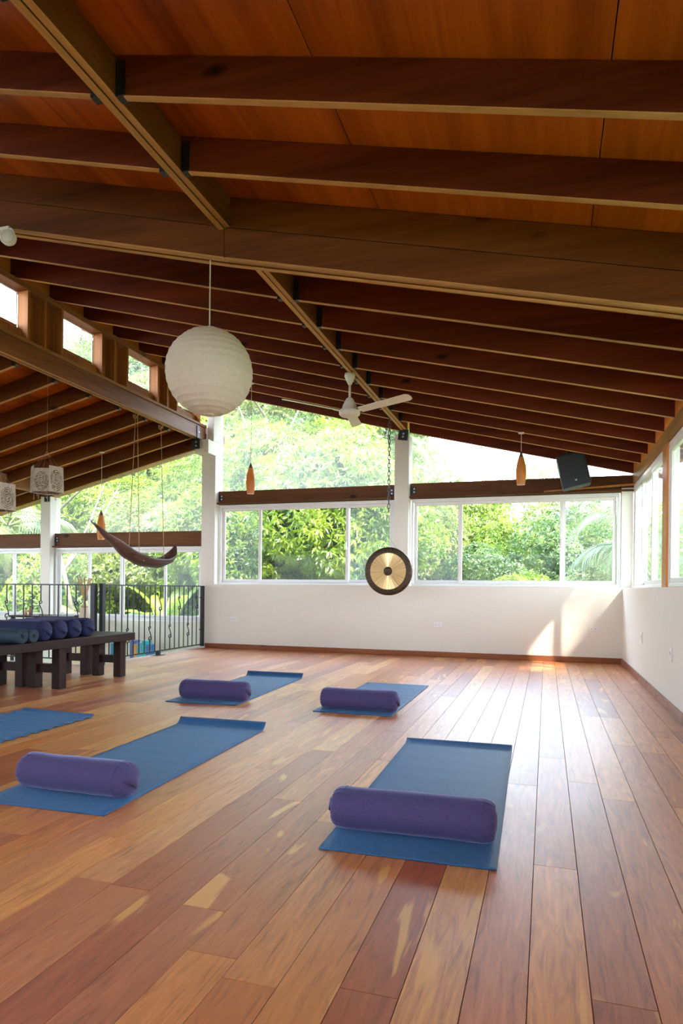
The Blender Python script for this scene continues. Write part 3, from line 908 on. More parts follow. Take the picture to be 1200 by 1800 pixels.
# ---- ceiling fan
fn_ = thing('ceiling_fan', 'white three-bladed ceiling fan hanging under the ridge purlin', 'fan', (-2.085, 6.95, ZP-.018))
MB().lathe([(.018, -.125), (.045, -.07), (.060, -.03), (.056, 0)], 28).build('canopy', M_whitefan, fn_, smooth=True)
MB().lathe([(.014, -.31), (.014, -.10)], 14).build('downrod', M_whitefan, fn_, smooth=True)
MB().lathe([(.035, -.475), (.095, -.47), (.115, -.45), (.118, -.415), (.095, -.395), (.085, -.39), (.075, -.35), (.04, -.28), (.02, -.265)], 32).build('motor_housing', M_whitefan, fn_, smooth=True)
for a in (math.radians(100), math.radians(340), math.radians(222)):
    Mx = Matrix.Rotation(a, 4, 'Z') @ Matrix.Translation((0, 0, -.425)) @ Matrix.Rotation(-.055, 4, 'Y') @ Matrix.Rotation(-.26, 4, 'X')
    b = MB(); v = []; out = [(.14, -.052), (.60, -.060), (.74, -.062), (.775, -.045), (.785, 0), (.775, .045), (.74, .062), (.60, .060), (.14, .052)]
    v = [Mx @ Vector((p, q, .003)) for p, q in out]+[Mx @ Vector((p, q, -.003)) for p, q in out]; nn = len(out)
    b.add(v, [tuple(range(nn)), tuple(range(2*nn-1, nn-1, -1))]+[(i, i+nn, (i+1) % nn+nn, (i+1) % nn) for i in range(nn)])
    bl = b.build('blade', M_whitefan, fn_)
    MB().box(.085, .19, -.02, .02, -.010, -.003, Mx).build('blade_arm', M_whitefan, bl)

# ---- slim amber pendants
mp, n, l, b_, o_ = newmat('amber_shade')
fz = noise(n, l, coords(n, l, (1, 1, .15)), 20, 3)
l.new(ramp(n, l, fz, [(.3, (.58,.24,.045)), (.7, (.74,.38,.09))]), b_.inputs['Base Color']); b_.inputs['Roughness'].default_value = .4
tl = n.new('ShaderNodeBsdfTranslucent'); tl.inputs[0].default_value = (.95,.55,.14,1); ms = n.new('ShaderNodeMixShader'); ms.inputs[0].default_value = .5
l.new(b_.outputs[0], ms.inputs[1]); l.new(tl.outputs[0], ms.inputs[2]); l.new(ms.outputs[0], o_.inputs[0])
M_amber = mp
M_dark_tip = plain('dark_wood_tip', (.09,.03,.025), .4)
def pendant(x, y, ztop, zs, zb, label):
    h = zs-zb
    t = thing('pendant_lamp', label, 'lamp', (x, y, zb), 0)
    prof = [(.048, 0), (.056, h*.12), (.063, h*.30), (.064, h*.42), (.057, h*.58), (.044, h*.74), (.030, h*.85)]
    b = MB().lathe(prof, 28, cap=False).lathe([(r-.003, z) for r, z in prof], 28, cap=False)
    b.build('lamp_shade', M_amber, t, smooth=True)
    MB().lathe([(.031, h*.85), (.020, h*.93), (.008, h), (.004, h*1.03)], 20).build('tip', M_dark_tip, t, smooth=True)
    MB().tube([(.0465+.0, 0, 0)] and [(.047*math.cos(2*PI*k/28), .047*math.sin(2*PI*k/28), 0) for k in range(28)], .0035, 6, True).build('rim', M_cord, t, smooth=True)
    MB().tube([(0, 0, h*1.02), (0, 0, ztop-zb)], .0035, 6).build('cord', M_cord, t)
    MB().lathe([(.035, ztop-zb-.012), (.04, ztop-zb)], 16).build('ceiling_rose', M_cord, t)
pendant(-.318, 8.53, zup(-.318), 2.72, 2.315, 'amber pendant lamp hanging before the white sky near the black speaker')
pendant(-4.01, 8.53, zup(-4.01), 2.753, 2.326, 'amber pendant lamp hanging between the paper globe and the fan')
pendant(-6.62, 8.69, zlow(-6.62), 2.167, 1.727, 'amber pendant lamp hanging beside the pale pillar, behind the curved bark cradle')

# ---- gong on a chain
gx, gy, gz, gr = -2.088, 8.88, 1.242, .333
gg = thing('gong', 'round bronze gong with dark rim hanging on a long chain', 'gong', (gx, gy, gz))
mp, n, l, b_, o_ = newmat('gong_bronze')
v = coords(n, l, rnd=False)
f1 = noise(n, l, v, 14, 5, .7); 
l.new(ramp(n, l, f1, [(.3, (.55,.36,.13)), (.7, (.95,.74,.40))]), b_.inputs['Base Color'])
b_.inputs['Metallic'].default_value = .9; b_.inputs['Roughness'].default_value = .42; b_.inputs['Anisotropic'].default_value = .85
tg = n.new('ShaderNodeTangent'); tg.direction_type = 'RADIAL'; tg.axis = 'Y'; l.new(tg.outputs[0], b_.inputs['Tangent'])
tcg = n.new('ShaderNodeTexCoord'); sg_ = n.new('ShaderNodeSeparateXYZ'); l.new(tcg.outputs['Object'], sg_.inputs[0])
at = n.new('ShaderNodeMath'); at.operation = 'ARCTAN2'; l.new(sg_.outputs['Z'], at.inputs[0]); l.new(sg_.outputs['X'], at.inputs[1])
cg = n.new('ShaderNodeCombineXYZ'); l.new(at.outputs[0], cg.inputs[0])
fs = noise(n, l, cg.outputs[0], 14, 4, .7)
cm = ramp(n, l, fs, [(.35, (.42,.25,.08)), (.5, (.82,.58,.26)), (.66, (1.0,.86,.55))])
l.new(cm, b_.inputs['Base Color'])
bump(n, l, b_, fs, .8, .02)
M_gong = mp
M_gongd = plain('gong_dark_patina', (.055,.034,.018), .42, .7, 45, .75, .3)
RX = Matrix.Rotation(PI/2, 4, 'X')
MB().lathe([(.252, .012), (.315, .010), (.330, .004), (.333, -.012), (.333, -.05), (.328, -.05), (.328, -.008), (.25, .004)], 64, RX, cap=False).build('rim', M_gongd, gg, smooth=True)
MB().lathe([(.060, .020), (.15, .017), (.252, .0115)], 64, RX, cap=False).build('playing_face', M_gong, gg, smooth=True)
MB().lathe([(.0615, .019), (.058, .027), (.04, .033), (.002, .035)], 40, RX, cap=False).build('centre_boss', M_gongd, gg, smooth=True)
ch = thing('hanging_chain', 'steel chain hanging from the ridge purlin down to the gong', 'chain', (gx, gy, gz+.34))
zt = ZP-.02-(gz+.34)
nl = 44; zz = zt; i = 0
lm = []
def link_mesh(rot):
    pth = []
    for k in range(20):
        a = 2*PI*k/20
        px = .017*math.cos(a); pz = .026*math.sin(a)+math.copysign(.008, math.sin(a)) if abs(math.sin(a)) > .01 else 0
        pth.append((px, 0, pz) if rot else (0, px, pz))
    return MB().tube(pth, .0052, 6, True)
M_chain = plain('chain_steel', (.10,.095,.09), .4, .7, 40, .2, 0)
proto = [None, None]
stop = .50
zz = zt-.045
while zz > stop:
    r = i % 2
    if proto[r] is None:
        o = link_mesh(r).build('link', M_chain, ch, smooth=True); proto[r] = o
    else:
        o = proto[r].copy(); COL.objects.link(o); o.parent = ch
    o.location = (0, 0, zz); zz -= .056; i += 1
MB().tube([(0, 0, zz+.03), (-.0, 0, .0)], .002, 6).tube([(0, 0, .13), (-.12, .02, -.035)], .002, 6).tube([(0, 0, .13), (.12, .02, -.035)], .002, 6).build('string', M_wire, ch)
MB().tube([(0, 0, zt), (0, 0, zt-.015), (.012, 0, zt-.02)], .004, 6).build('hook', M_chain, ch)

# ---- curved dried bark cradle on ropes
hm = thing('bark_cradle', 'long curved dried palm bark hanging like a boat on ropes', 'hanging', (-5.40, 7.9, 0))
sp = [(6.948, 1.782), (7.03, 1.725), (7.12, 1.665), (7.35, 1.535), (7.60, 1.40), (7.85, 1.315), (8.12, 1.275), (8.40, 1.285), (8.62, 1.345), (8.75, 1.43), (8.83, 1.55), (8.86, 1.64)]
wd = [.012, .03, .045, .085, .125, .145, .15, .145, .13, .10, .05, .006]
dp = [.008, .02, .035, .07, .10, .12, .125, .115, .095, .07, .035, .004]
def cr(arr, t):
    n_ = len(arr)-1; x = t*n_; i = min(int(x), n_-1); f = x-i
    g = lambda j: arr[max(0, min(n_, j))]
    p0, p1, p2, p3 = g(i-1), g(i), g(i+1), g(i+2)
    q = lambda a, b, c, d: .5*((2*b)+(-a+c)*f+(2*a-5*b+4*c-d)*f*f+(-a+3*b-3*c+d)*f**3)
    return tuple(q(a, b, c, d) for a, b, c, d in zip(p0, p1, p2, p3)) if isinstance(p1, tuple) else q(p0, p1, p2, p3)
def spathe(u, v):
    y, z = cr(sp, u); y2, z2 = cr(sp, min(1, u+.01)); y1, z1 = cr(sp, max(0, u-.01))
    t = Vector((0, y2-y1, z2-z1)).normalized(); nrm = Vector((0, -t.z, t.y))
    w = max(.003, cr(wd, u)); d = max(.002, cr(dp, u))
    a = PI*(v)*1.0
    x = -w*math.cos(a); dd = d*(1-math.sin(a))
    p = Vector((x, y-7.9, z))+nrm*(dd+.004*math.sin(u*40+v*9))
    return tuple(p)
MB().grid(spathe, 60, 16).build('bark_shell', M_spathe, hm, smooth=True, solid=.010)
MB().tube([(-.012, 6.99-7.9, 1.76), (-.02, 6.93-7.9, 1.80), (-.022, 6.89-7.9, 1.835)], [.010, .007, .003], 6).tube([(.012, 6.99-7.9, 1.75), (.02, 6.94-7.9, 1.77), (.025, 6.90-7.9, 1.775)], [.010, .007, .003], 6).build('stem', M_spathe, hm, smooth=True)
def rope(pts, r=.006):
    b = MB()
    for ph in (0, 2.1, 4.2):
        path = []
        P_ = [Vector(p) for p in pts]
        for a, c in zip(P_[:-1], P_[1:]):
            L_ = (c-a).length; n_ = max(2, int(L_/.02))
            for k in range(n_):
                q = a.lerp(c, k/n_); an = ph+(q-P_[0]).length*140
                path.append(q+Vector((math.cos(an), math.sin(an), 0))*r*.5)
        b.tube(path, r*.6, 5)
    return b
rope([(.0, 7.80-7.9, 3.383), (-.04, 7.73-7.9, 1.50), (-.12, 7.74-7.9, 1.36)]).build('rope', M_rope, hm, smooth=True)
rope([(.02, 7.81-7.9, 3.383), (.05, 7.84-7.9, 1.45), (.14, 7.84-7.9, 1.33)]).build('rope', M_rope, hm, smooth=True)
rope([(.0, 8.42-7.9, 3.383), (.02, 8.50-7.9, 1.40)]).build('rope', M_rope, hm, smooth=True)
for yy, zz in ((7.80, 3.352), (8.42, 3.352)):
    b = rope([(.035*math.cos(2*PI*k/14), yy-7.9+.02*math.sin(2*PI*k/14), zz-.02+.028*math.sin(4*PI*k/14)) for k in range(15)], .007)
    b.build('knot', M_rope, hm, smooth=True)

# ---- hanging patterned shades
def mandala():
    m, n, l, b, o = newmat('printed_parchment')
    uv = n.new('ShaderNodeTexCoord')
    sep = n.new('ShaderNodeSeparateXYZ'); l.new(uv.outputs['UV'], sep.inputs[0])
    def mth(op, a, b2=None):
        x = n.new('ShaderNodeMath'); x.operation = op
        for i, q in enumerate((a, b2)):
            if q is None: continue
            if isinstance(q, (int, float)): x.inputs[i].default_value = q
            else: l.new(q, x.inputs[i])
        return x.outputs[0]
    dx = mth('SUBTRACT', sep.outputs[0], .5); dy = mth('SUBTRACT', sep.outputs[1], .45)
    r = mth('SQRT', mth('ADD', mth('MULTIPLY', dx, dx), mth('MULTIPLY', dy, dy)))
    an = mth('ARCTAN2', dy, dx)
    pet = mth('MULTIPLY', mth('SINE', mth('MULTIPLY', an, 12)), .22)
    ring = mth('SINE', mth('ADD', mth('MULTIPLY', r, 75), mth('MULTIPLY', pet, 3)))
    msk = ramp(n, l, r, [(.40, (1,1,1)), (.44, (.35,.35,.35))])
    f = noise(n, l, coords(n, l), 60, 4, .7)
    rr = mth('ADD', mth('MULTIPLY', ring, .09), f)
    c = ramp(n, l, rr, [(.38, (.14,.09,.05)), (.50, (.38,.29,.18)), (.62, (.66,.56,.42))])
    c = mix(n, l, msk, (.66,.56,.42), c)
    l.new(c, b.inputs['Base Color']); b.inputs['Roughness'].default_value = .6
    tl = n.new('ShaderNodeBsdfTranslucent'); l.new(c, tl.inputs[0]); ms = n.new('ShaderNodeMixShader'); ms.inputs[0].default_value = .4
    l.new(b.outputs[0], ms.inputs[1]); l.new(tl.outputs[0], ms.inputs[2]); l.new(ms.outputs[0], o.inputs[0])
    return m
M_mand = mandala()
def panel_shade(loc, label, tilt=0, scale=1.0, flat=False):
    t = thing('parchment_lantern', label, 'lantern', loc, .35)
    n_ = 6; R1 = .165*scale; H = .26*scale
    for k in range(n_):
        a0 = 2*PI*k/n_; a1 = 2*PI*(k+1)/n_
        am = (a0+a1)/2
        off = .014 if k % 2 else 0.0
        topz = H+(.03*scale if k % 2 else 0)
        r0 = R1*1.06+off; r1 = R1+off
        ex = .03
        p = [(r0*math.cos(a0-ex), r0*math.sin(a0-ex), 0), (r0*math.cos(a1+ex), r0*math.sin(a1+ex), 0), (r1*math.cos(a1+ex), r1*math.sin(a1+ex), topz), (r1*math.cos(a0-ex), r1*math.sin(a0-ex), topz)]
        me = bpy.data.meshes.new('shade_panel'); me.from_pydata(p, [], [(0, 1, 2, 3)])
        uvl = me.uv_layers.new(name='uv')
        for i, q in enumerate(((0, 0), (1, 0), (1, 1), (0, 1))): uvl.data[i].uv = q
        me.materials.append(M_mand)
        o = bpy.data.objects.new('shade_panel', me); COL.objects.link(o); o.parent = t
        md = o.modifiers.new('solid', 'SOLIDIFY'); md.thickness = .004
    apex = (0, 0, H+.21*scale)
    for k in range(n_):
        a = 2*PI*k/n_+.2
        MB().tube([apex, (R1*.95*math.cos(a), R1*.95*math.sin(a), H-.01)], .0012, 4).build('string', M_wire, t)
    MB().tube([apex, (0, 0, 3.385-loc[2])], .0016, 5).build('string', M_wire, t)
    for k in range(8):
        a = 2*PI*k/8+.3
        MB().tube([(R1*.8*math.cos(a), R1*.8*math.sin(a), .02), (R1*.8*math.cos(a), R1*.8*math.sin(a), -.05-.05*((k*37) % 5)/5)], .0028, 5).build('hanging_rod', M_wire, t)
    MB().tube([(R1*.98*math.cos(2*PI*k/6), R1*.98*math.sin(2*PI*k/6), .012) for k in range(6)], .004, 6, True).build('rim', M_wire, t)
panel_shade((-5.40, 6.13, 2.045), 'six-sided hanging shade of printed parchment panels with ring patterns')
panel_shade((-5.42, 5.46, 1.77), 'printed panel shade at the frame edge, hanging lower beside the other one', 0, .95)

# ---- black speaker in the corner
Ms = Matrix.Translation((.315, 9.36, 2.655)) @ Matrix.Rotation(-.22, 4, 'Y')
spk = thing('speaker', 'black loudspeaker tilted under the roof in the window corner', 'speaker', (0, 0, 0))
MB().box(-.18, .18, -.13, .15, -.28, .17, Ms).build('cabinet', M_speaker, spk, bevel=.015, seg=3)
MB().box(-.16, .16, -.142, -.131, -.25, .15, Ms).build('grille', M_speaker, spk, bevel=.01, seg=2)
MB().box(-.012, .012, -.147, -.142, -.21, -.19, Ms).build('badge', M_steel, spk)
MB().box(-.03, .03, -.03, .03, .15, .24, Ms).build('mount', M_black, spk)

# ---- white spot lamp clamped to the girder
sl = thing('spot_lamp', 'small white round spotlight clamped to the deep girder', 'lamp', (-3.80, 3.90, 3.62), .0)
MB().box(-.10, .01, -.012, .02, -.005, .020).build('clamp', M_whitefan, sl, bevel=.004, seg=2)
MB().tube([(0, .0, .0), (.03, 0, -.005), (.05, -.0, -.03), (.045, 0, -.06)], .007, 8).build('arm', M_whitefan, sl, smooth=True)
Mt = Matrix.Translation((.02, -.02, -.078)) @ Matrix.Rotation(PI/2, 4, 'X') @ Matrix.Rotation(.35, 4, 'Y')
MB().lathe([(.02, -.03), (.045, -.028), (.055, -.01), (.058, .012), (.055, .020), (.002, .022)], 28, Mt).build('lamp_head', M_whitefan, sl, smooth=True)
MB().tube([Mt @ Vector((.045*math.cos(2*PI*k/28), .045*math.sin(2*PI*k/28), .022)) for k in range(28)], .002, 6, True).build('bezel', M_cord, sl, smooth=True)

# ---- lower area behind the railing: little tent, desk, shelf with books and cushions
tp = thing('play_tent', 'small cream cloth tent on crossed poles behind the railing', 'tent', (-7.12, 8.95, -1.4))
apex = Vector((0, 0, 2.16))
for k in range(5):
    a = 2*PI*k/5+.4
    f = Vector((.62*math.cos(a), .62*math.sin(a), 0)); d = (apex-f)
    MB().tube([f, f+d*1.17], .012, 8).build('pole', M_pole, tp)
def tent(u, v):
    a = 2*PI*u+.4; r = .60*(1-v)+.035*v
    k = 1-.10*abs(math.sin(2.5*(a-.4)))*(1-v)+.05*math.sin(14*a)*(v)
    return (r*k*math.cos(a), r*k*math.sin(a), .02+2.08*v)
MB().grid(tent, 80, 12).build('tent_cloth', M_cream, tp, smooth=True, solid=.006)
MB().tube([(.045*math.cos(2*PI*k/16), .045*math.sin(2*PI*k/16), 2.06) for k in range(16)], .012, 6, True).build('tie', M_rope, tp, smooth=True)
ds = thing('desk', 'dark desk top with thin legs behind the railing', 'desk', (-7.95, 9.2, -1.4))
MB().box(-.65, .50, -.30, .30, 1.87, 1.90).build('desk_top', M_bench, ds, bevel=.004)
for sx in (-.60, .45):
    for sy in (-.26, .26): MB().box(sx-.02, sx+.02, sy-.02, sy+.02, 0, 1.87).build('leg', M_black, ds)
for k, (xx, cc, hh, lb) in enumerate(((-8.42, (.5,.28,.10), .10, 'small orange wooden bottle on the dark desk, the shorter one'), (-8.33, (.35,.12,.05), .14, 'small brown wooden bottle on the dark desk, the taller one'))):
    t = thing('bottle', lb, 'bottle', (xx, 9.1, .50))
    MB().lathe([(.022, 0), (.026, .01), (.026, hh*.6), (.012, hh*.78), (.012, hh)], 18).build('body', plain('bottle_glaze_%s' % ('amber', 'brown')[k], cc, .3), t, smooth=True)
    MB().lathe([(.014, hh), (.014, hh+.015)], 14).build('cap', M_bench, t)
sh = thing('bookshelf', 'low open shelf with books below the railing', 'shelf', (-6.45, 9.35, -1.4))
for z in (0.0, .45, .88, 1.20): MB().box(-.42, .42, -.16, .16, z, z+.025).build('shelf_board', M_pole, sh)
for xx in (-.42, .395): MB().box(xx, xx+.025, -.16, .16, .025, 1.20).build('side_panel', M_pole, sh)
colb = [((.05,.22,.50), 'blue'), ((.02,.30,.42), 'teal'), ((.75,.60,.05), 'yellow'), ((.60,.08,.05), 'red'), ((.70,.66,.60), 'white'), ((.08,.10,.30), 'navy'), ((.75,.30,.05), 'orange'), ((.10,.35,.55), 'sky blue'), ((.02,.42,.45), 'turquoise'), ((.05,.15,.38), 'dark blue')]
x = -.36
M_page = plain('book_pages', (.75,.70,.6), .9)
for k, (cc, nm) in enumerate(colb):
    w = .05+.018*((k*5) % 3); h = .24+.03*((k*7) % 3)
    t = thing('book', '%s book standing on the shelf top below the railing' % nm, 'book', (-6.45+x+w/2, 9.30, -1.4+1.225), 0, 'books on the shelf below the railing')
    mm = plain('book_cover_'+nm.replace(' ', '_'), cc, .5)
    MB().box(-w/2, -w/2+.004, -.09, .09, 0, h).box(w/2-.004, w/2, -.09, .09, 0, h).box(-w/2, w/2, -.094, -.088, 0, h).build('cover', mm, t)
    MB().box(-w/2+.004, w/2-.004, -.087, .085, .004, h-.005).build('pages', M_page, t)
    x += w+.006
def cushion(loc, rz, label, mat, w=.42, tilt=0):
    t = thing('cushion', label, 'cushion', loc, rz)
    def cf(sgn):
        def g(u, v):
            a, c = 2*u-1, 2*v-1
            e = (1-a**4)*(1-c**4)
            k = 1-.06*(1-abs(a))*abs(c)**3-.0
            p = Vector((a*w/2*(1-.05*(1-a*a)*c*c), c*w/2*(1-.05*(1-c*c)*a*a), sgn*.065*max(e, 0)**.5))
            return tuple(Matrix.Rotation(tilt, 4, 'X') @ p)
        return g
    MB().grid(cf(1), 20, 20).grid(cf(-1), 20, 20, flip=True).build('cover', mat, t, smooth=True)
cushion((-5.92, 8.85, -1.29), .3, 'blue floor cushion below the railing', fabric('blue_cushion', (.01,.08,.28), (.03,.16,.42)), .5)
cushion((-6.35, 8.5, -1.3), .1, 'yellow floor cushion below the railing', fabric('yellow_cushion', (.6,.40,.03), (.75,.55,.06)), .5)

# ================================================================== OUTSIDE
def hz(x, y):
    t = max(0, min(1, (y-11)/34))
    left = 1/(1+math.exp((x+5.0)/6.0))
    base = -3.2+t*(5.2+7.5*left)*1.0
    return base+.35*math.sin(x*.31+y*.17)+.25*math.sin(x*.7-y*.4)
def hill(u, v):
    x = -75+u*125; y = 10.4+v*70
    return (x, y, hz(x, y))
hl_ = MB().grid(hill, 90, 60).build('hillside', M_soil, smooth=True); hl_['kind'] = 'structure'
gr_ = MB().box(-75, 50, -40, 10.4, -3.6, -3.3).build('ground', M_soil); gr_['kind'] = 'structure'

def leaf_mesh(name, mat, R, nros, per, ll, lw, droop, seed, squash=.9, fill=400):
    r = np.random.RandomState(seed)
    d = r.normal(size=(nros, 3)); d /= np.linalg.norm(d, axis=1)[:, None]
    lob = 1+.16*np.sin(3*d[:, 0]*2+seed)+.14*np.sin(5*d[:, 1]+seed*2)+.12*np.sin(6*d[:, 2]+d[:, 0]*4)
    rad = R*lob*(1-.28*r.rand(nros)**1.5)
    C = d*rad[:, None]; C[:, 2] *= squash
    N = np.repeat(d, per, 0); C = np.repeat(C, per, 0); n = len(C)
    a = r.normal(size=(n, 3)); dirn = a-(a*N).sum(1)[:, None]*N*.6; dirn += N*.45
    dirn /= np.linalg.norm(dirn, axis=1)[:, None]
    dirn[:, 2] -= droop; dirn /= np.linalg.norm(dirn, axis=1)[:, None]
    L = ll*(.7+.6*r.rand(n)); Wd = lw*(.7+.6*r.rand(n))
    sd = np.cross(dirn, r.normal(size=(n, 3))*.5+N); sd /= np.linalg.norm(sd, axis=1)[:, None]
    p0 = C; p2 = C+dirn*L[:, None]; mid = C+dirn*(L*.5)[:, None]; mid[:, 2] += L*.08
    p1 = mid+sd*Wd[:, None]*.5; p3 = mid-sd*Wd[:, None]*.5
    V = np.stack([p0, p1, p2, p3], 1).reshape(-1, 3)
    if fill:
        d = r.normal(size=(fill, 3)); d /= np.linalg.norm(d, axis=1)[:, None]
        c = d*(R*.62*r.rand(fill)**.4)[:, None]; a = r.normal(size=(fill, 3)); a /= np.linalg.norm(a, axis=1)[:, None]
        s2 = np.cross(a, r.normal(size=(fill, 3))); s2 /= np.linalg.norm(s2, axis=1)[:, None]
        k = R*.16
        V2 = np.stack([c-a*k, c+s2*k*.6, c+a*k, c-s2*k*.6], 1).reshape(-1, 3)
        V = np.concatenate([V, V2])
    nf = len(V)//4
    me = bpy.data.meshes.new(name)
    me.vertices.add(len(V)); me.vertices.foreach_set('co', V.astype(np.float32).ravel())
    me.loops.add(nf*4); me.loops.foreach_set('vertex_index', np.arange(nf*4, dtype=np.int32))
    me.polygons.add(nf); me.polygons.foreach_set('loop_start', np.arange(0, nf*4, 4, dtype=np.int32)); me.polygons.foreach_set('loop_total', np.full(nf, 4, dtype=np.int32))
    me.materials.append(mat); me.update(calc_edges=True); me.validate()
    return me
def trunk_mb(h, r0, seed, branches=5, lean=.2):
    r = random.Random(seed); b = MB()
    pts = [(lean*h*.15*math.sin(k*.9+seed)*k/5, lean*h*.12*math.cos(k*1.1+seed)*k/5, h*k/6) for k in range(7)]
    b.tube(pts, [r0*(1-.1*k) for k in range(7)], 9)
    for k in range(branches):
        p = Vector(pts[3+k % 4]); a = r.random()*6.28; L = h*.35
        q = p+Vector((math.cos(a)*L*.5, math.sin(a)*L*.5, L*.45)); w = q+Vector((math.cos(a)*L*.4, math.sin(a)*L*.4, L*.5))
        b.tube([p, q, w], [r0*.45, r0*.3, r0*.12], 6)
    return b
arch = []
specs = [('mango', M_leaf1, 2.3, 5200, 8, .17, .046, .5, 1), ('mango', M_leaf1, 2.0, 4600, 8, .16, .044, .45, 2),
         ('pale', M_leaf2, 2.2, 5200, 7, .14, .052, .3, 3), ('deep', M_leaf3, 2.4, 5400, 7, .135, .055, .2, 4), ('airy', M_leaf2, 2.0, 1700, 7, .15, .05, .3, 5)]
for nm, mt, R_, nr, per, ll, lw, dr, sd_ in specs:
    me = leaf_mesh('crown_'+nm, mt, R_, nr, per, ll, lw, dr, sd_, .9, 0 if nm == 'airy' else 500)
    tm = trunk_mb(3.6, .13, sd_)
    arch.append((nm, me, tm, R_))
LBL = {'mango': ('bright green tree with long drooping leaves on the slope outside', 'bright long-leaved trees outside the windows'),
       'pale': ('pale yellow-green leafy tree on the slope outside', 'pale leafy trees outside the windows'),
       'deep': ('deeper green dense tree on the slope outside', 'deep green trees outside the windows'),
       'airy': ('thin airy tree against the white sky outside', 'airy trees against the sky')}
made = {}
def tree(i, x, y, s=1.0, rz=0, zoff=0):
    nm, me, tm, R_ = arch[i]
    t = thing('tree', LBL[nm][0], 'tree', (x, y, hz(x, y)-.3), rz, LBL[nm][1])
    t.scale = (s, s, s)
    c = bpy.data.objects.new('crown', me); COL.objects.link(c); c.parent = t; c.location = (0, 0, 3.6+R_*.35+zoff)
    c.rotation_euler = (0, 0, rz*3)
    if i not in made: made[i] = tm.build('trunk', M_trunk, t, smooth=True)
    else:
        k = made[i].copy(); COL.objects.link(k); k.parent = t
    return t
rt_ = random.Random(5)
# a wall of trees climbing the slope
rows = [(14.5, 2.6, 0), (18.5, 3.0, 1), (23, 3.4, 2), (28, 3.9, 3), (34, 4.6, 4), (41, 5.4, 5)]
for y, step, ri in rows:
    x = -1.05*y-2
    while x < .25*y+2:
        xx = x+rt_.uniform(-.8, .8); yy = y+rt_.uniform(-1.2, 1.2)
        u = xx/yy
        if ri == 0: i = rt_.choice((0, 1, 0, 2)) if u < -.15 else rt_.choice((2, 1))
        elif ri < 3: i = rt_.choice((0, 2, 3, 1, 2))
        else: i = rt_.choice((3, 2, 3, 0))
        s = rt_.uniform(.85, 1.15)*(1, 1.0, 1.12, 1.25, 1.4, 1.6)[ri]
        s *= 1-.36*max(0, min(1, (u+.32)/.18))
        if u > -.24 and ri >= 3: i = 4; s *= .72
        tree(i, xx, yy, s, rt_.uniform(0, 6.28))
        x += step*(1 if u < -.25 else .62)
# trees beside the glazed side wall
for x, y, i in ((9.5, 5, 0), (8.5, 13.5, 2), (6.8, 12.5, 1)):
    tree(i, x, y, .8, x*3+y)

tree(4, 6.2, 6.0, 2.0, .7, 1.5)
# palms: every frond a part
def frond_mesh(L, seed):
    r = random.Random(seed); b = MB(); n_ = 34
    pts = [Vector((L*k/n_*math.cos(.9*(k/n_)**1.3), 0, L*.55*(k/n_)-L*.85*(k/n_)**2.2)) for k in range(n_+1)]
    b.tube(pts, [.022*(1-.8*k/n_)+.003 for k in range(n_+1)], 5)
    for k in range(5, n_+1):
        p = pts[k]; t = (pts[k]-pts[k-1]).normalized(); ll = .75*math.sin(PI*(k/n_)**.8*.92+.15)*(L/2.6)+.08
        for sg in (-1, 1):
            d = (Vector((0, sg, 0))*.75+t*.6+Vector((0, 0, -.45+r.uniform(-.1, .1)))).normalized()
            q = p+d*ll*.55; e = q+(d+Vector((0, 0, -.7))).normalized()*ll*.45
            w = t*.022
            b.add([p-w, p+w, q+w, e, q-w], [(0, 1, 2, 4), (4, 2, 3)])
    return b
fr_ = [frond_mesh(2.6, 3).build('frond', M_frond, smooth=False), frond_mesh(2.2, 4).build('frond', M_frond, smooth=False)]
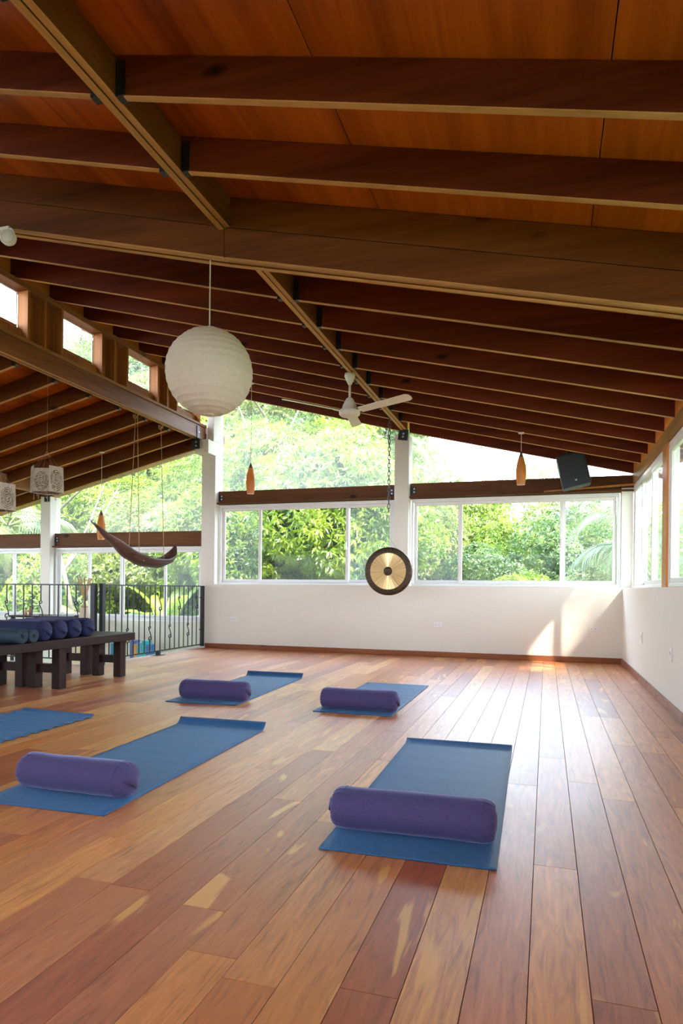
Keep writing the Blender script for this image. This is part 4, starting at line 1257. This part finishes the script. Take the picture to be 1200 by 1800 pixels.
def palm(x, y, z, h, s, label, nf=14, seed=0, th0=0):
    t = thing('palm_tree', label, 'palm', (x, y, z))
    MB().tube([(0, 0, 0), (.05, .03, h*.5), (0, 0, h)], [.12, .10, .09], 9).build('trunk', M_trunk, t, smooth=True)
    r = random.Random(seed)
    for k in range(nf):
        c = fr_[k % 2].copy(); COL.objects.link(c); c.parent = t
        c.location = (0, 0, h); c.rotation_euler = (r.uniform(-.15, .15), r.uniform(-.55, .45), th0+2*PI*k/nf+r.uniform(-.15, .15)); c.scale = (s, s, s)
palm(1.6, 13.2, -3.2, 5.0, .75, 'palm tree whose fronds hang across the last pane before the corner', 14, 3)
palm(-7.0, 17.5, -2, 6.6, .95, 'pale palm tree rising behind the tall pane beside the gong chain', 15, 7)
palm(-5.0, 20.5, -2, 7.0, .9, 'smaller palm seen through the tall pane, closer to the middle pillar', 13, 9)
palm(-13.2, 13.6, -2.5, 5.0, 1.0, 'palm with drooping fronds beside the first pale pillar', 15, 5)
for o in fr_:
    bpy.data.objects.remove(o)
# banana plants: every leaf a part
def banana_leaf(L, seed):
    def g(u, v):
        w = .20*L*.55*math.sin(PI*min(1, max(0, u))**.75)**.6 if 0 < u < 1 else .005
        c = 2*v-1
        return (L*u*math.cos(.5*u), c*w, L*(.75*u-.62*u*u)-abs(c)*w*.35+.012*math.sin(u*60)*abs(c))
    return MB().grid(g, 22, 8)
def banana(x, y, z, h, label, seed):
    t = thing('banana_plant', label, 'plant', (x, y, z))
    MB().lathe([(.13, 0), (.10, h*.6), (.06, h)], 12).build('stem', M_leaf2, t, smooth=True)
    r = random.Random(seed)
    for k in range(8):
        o = banana_leaf(r.uniform(1.5, 2.1), k).build('leaf', M_banana, t, smooth=True)
        o.location = (0, 0, h-.1); o.rotation_euler = (0, r.uniform(-.75, -.1), 2*PI*k/8+r.uniform(-.2, .2))
banana(-9.6, 12.6, -3.0, 2.7, 'banana plant with broad leaves below the hanging bark, nearer the pillar', 3)
banana(-8.1, 12.9, -3.0, 3.0, 'banana plant with broad leaves behind the railing end', 8)
# pale bare trunks among the leaves
for k, (x, y, h, ln, lb) in enumerate(((-11.4, 13.4, 7.2, .9, 'pale leaning tree trunk with a forked branch beside the amber lamp'), (-6.6, 16.2, 7.5, .7, 'pale branching trunk behind the tall pane near the fan'))):
    t = thing('bare_tree', lb, 'tree', (x, y, hz(x, y)-.5))
    trunk_mb(h, .085, 30+k, 7, ln).build('trunk', M_trunk, t, smooth=True)
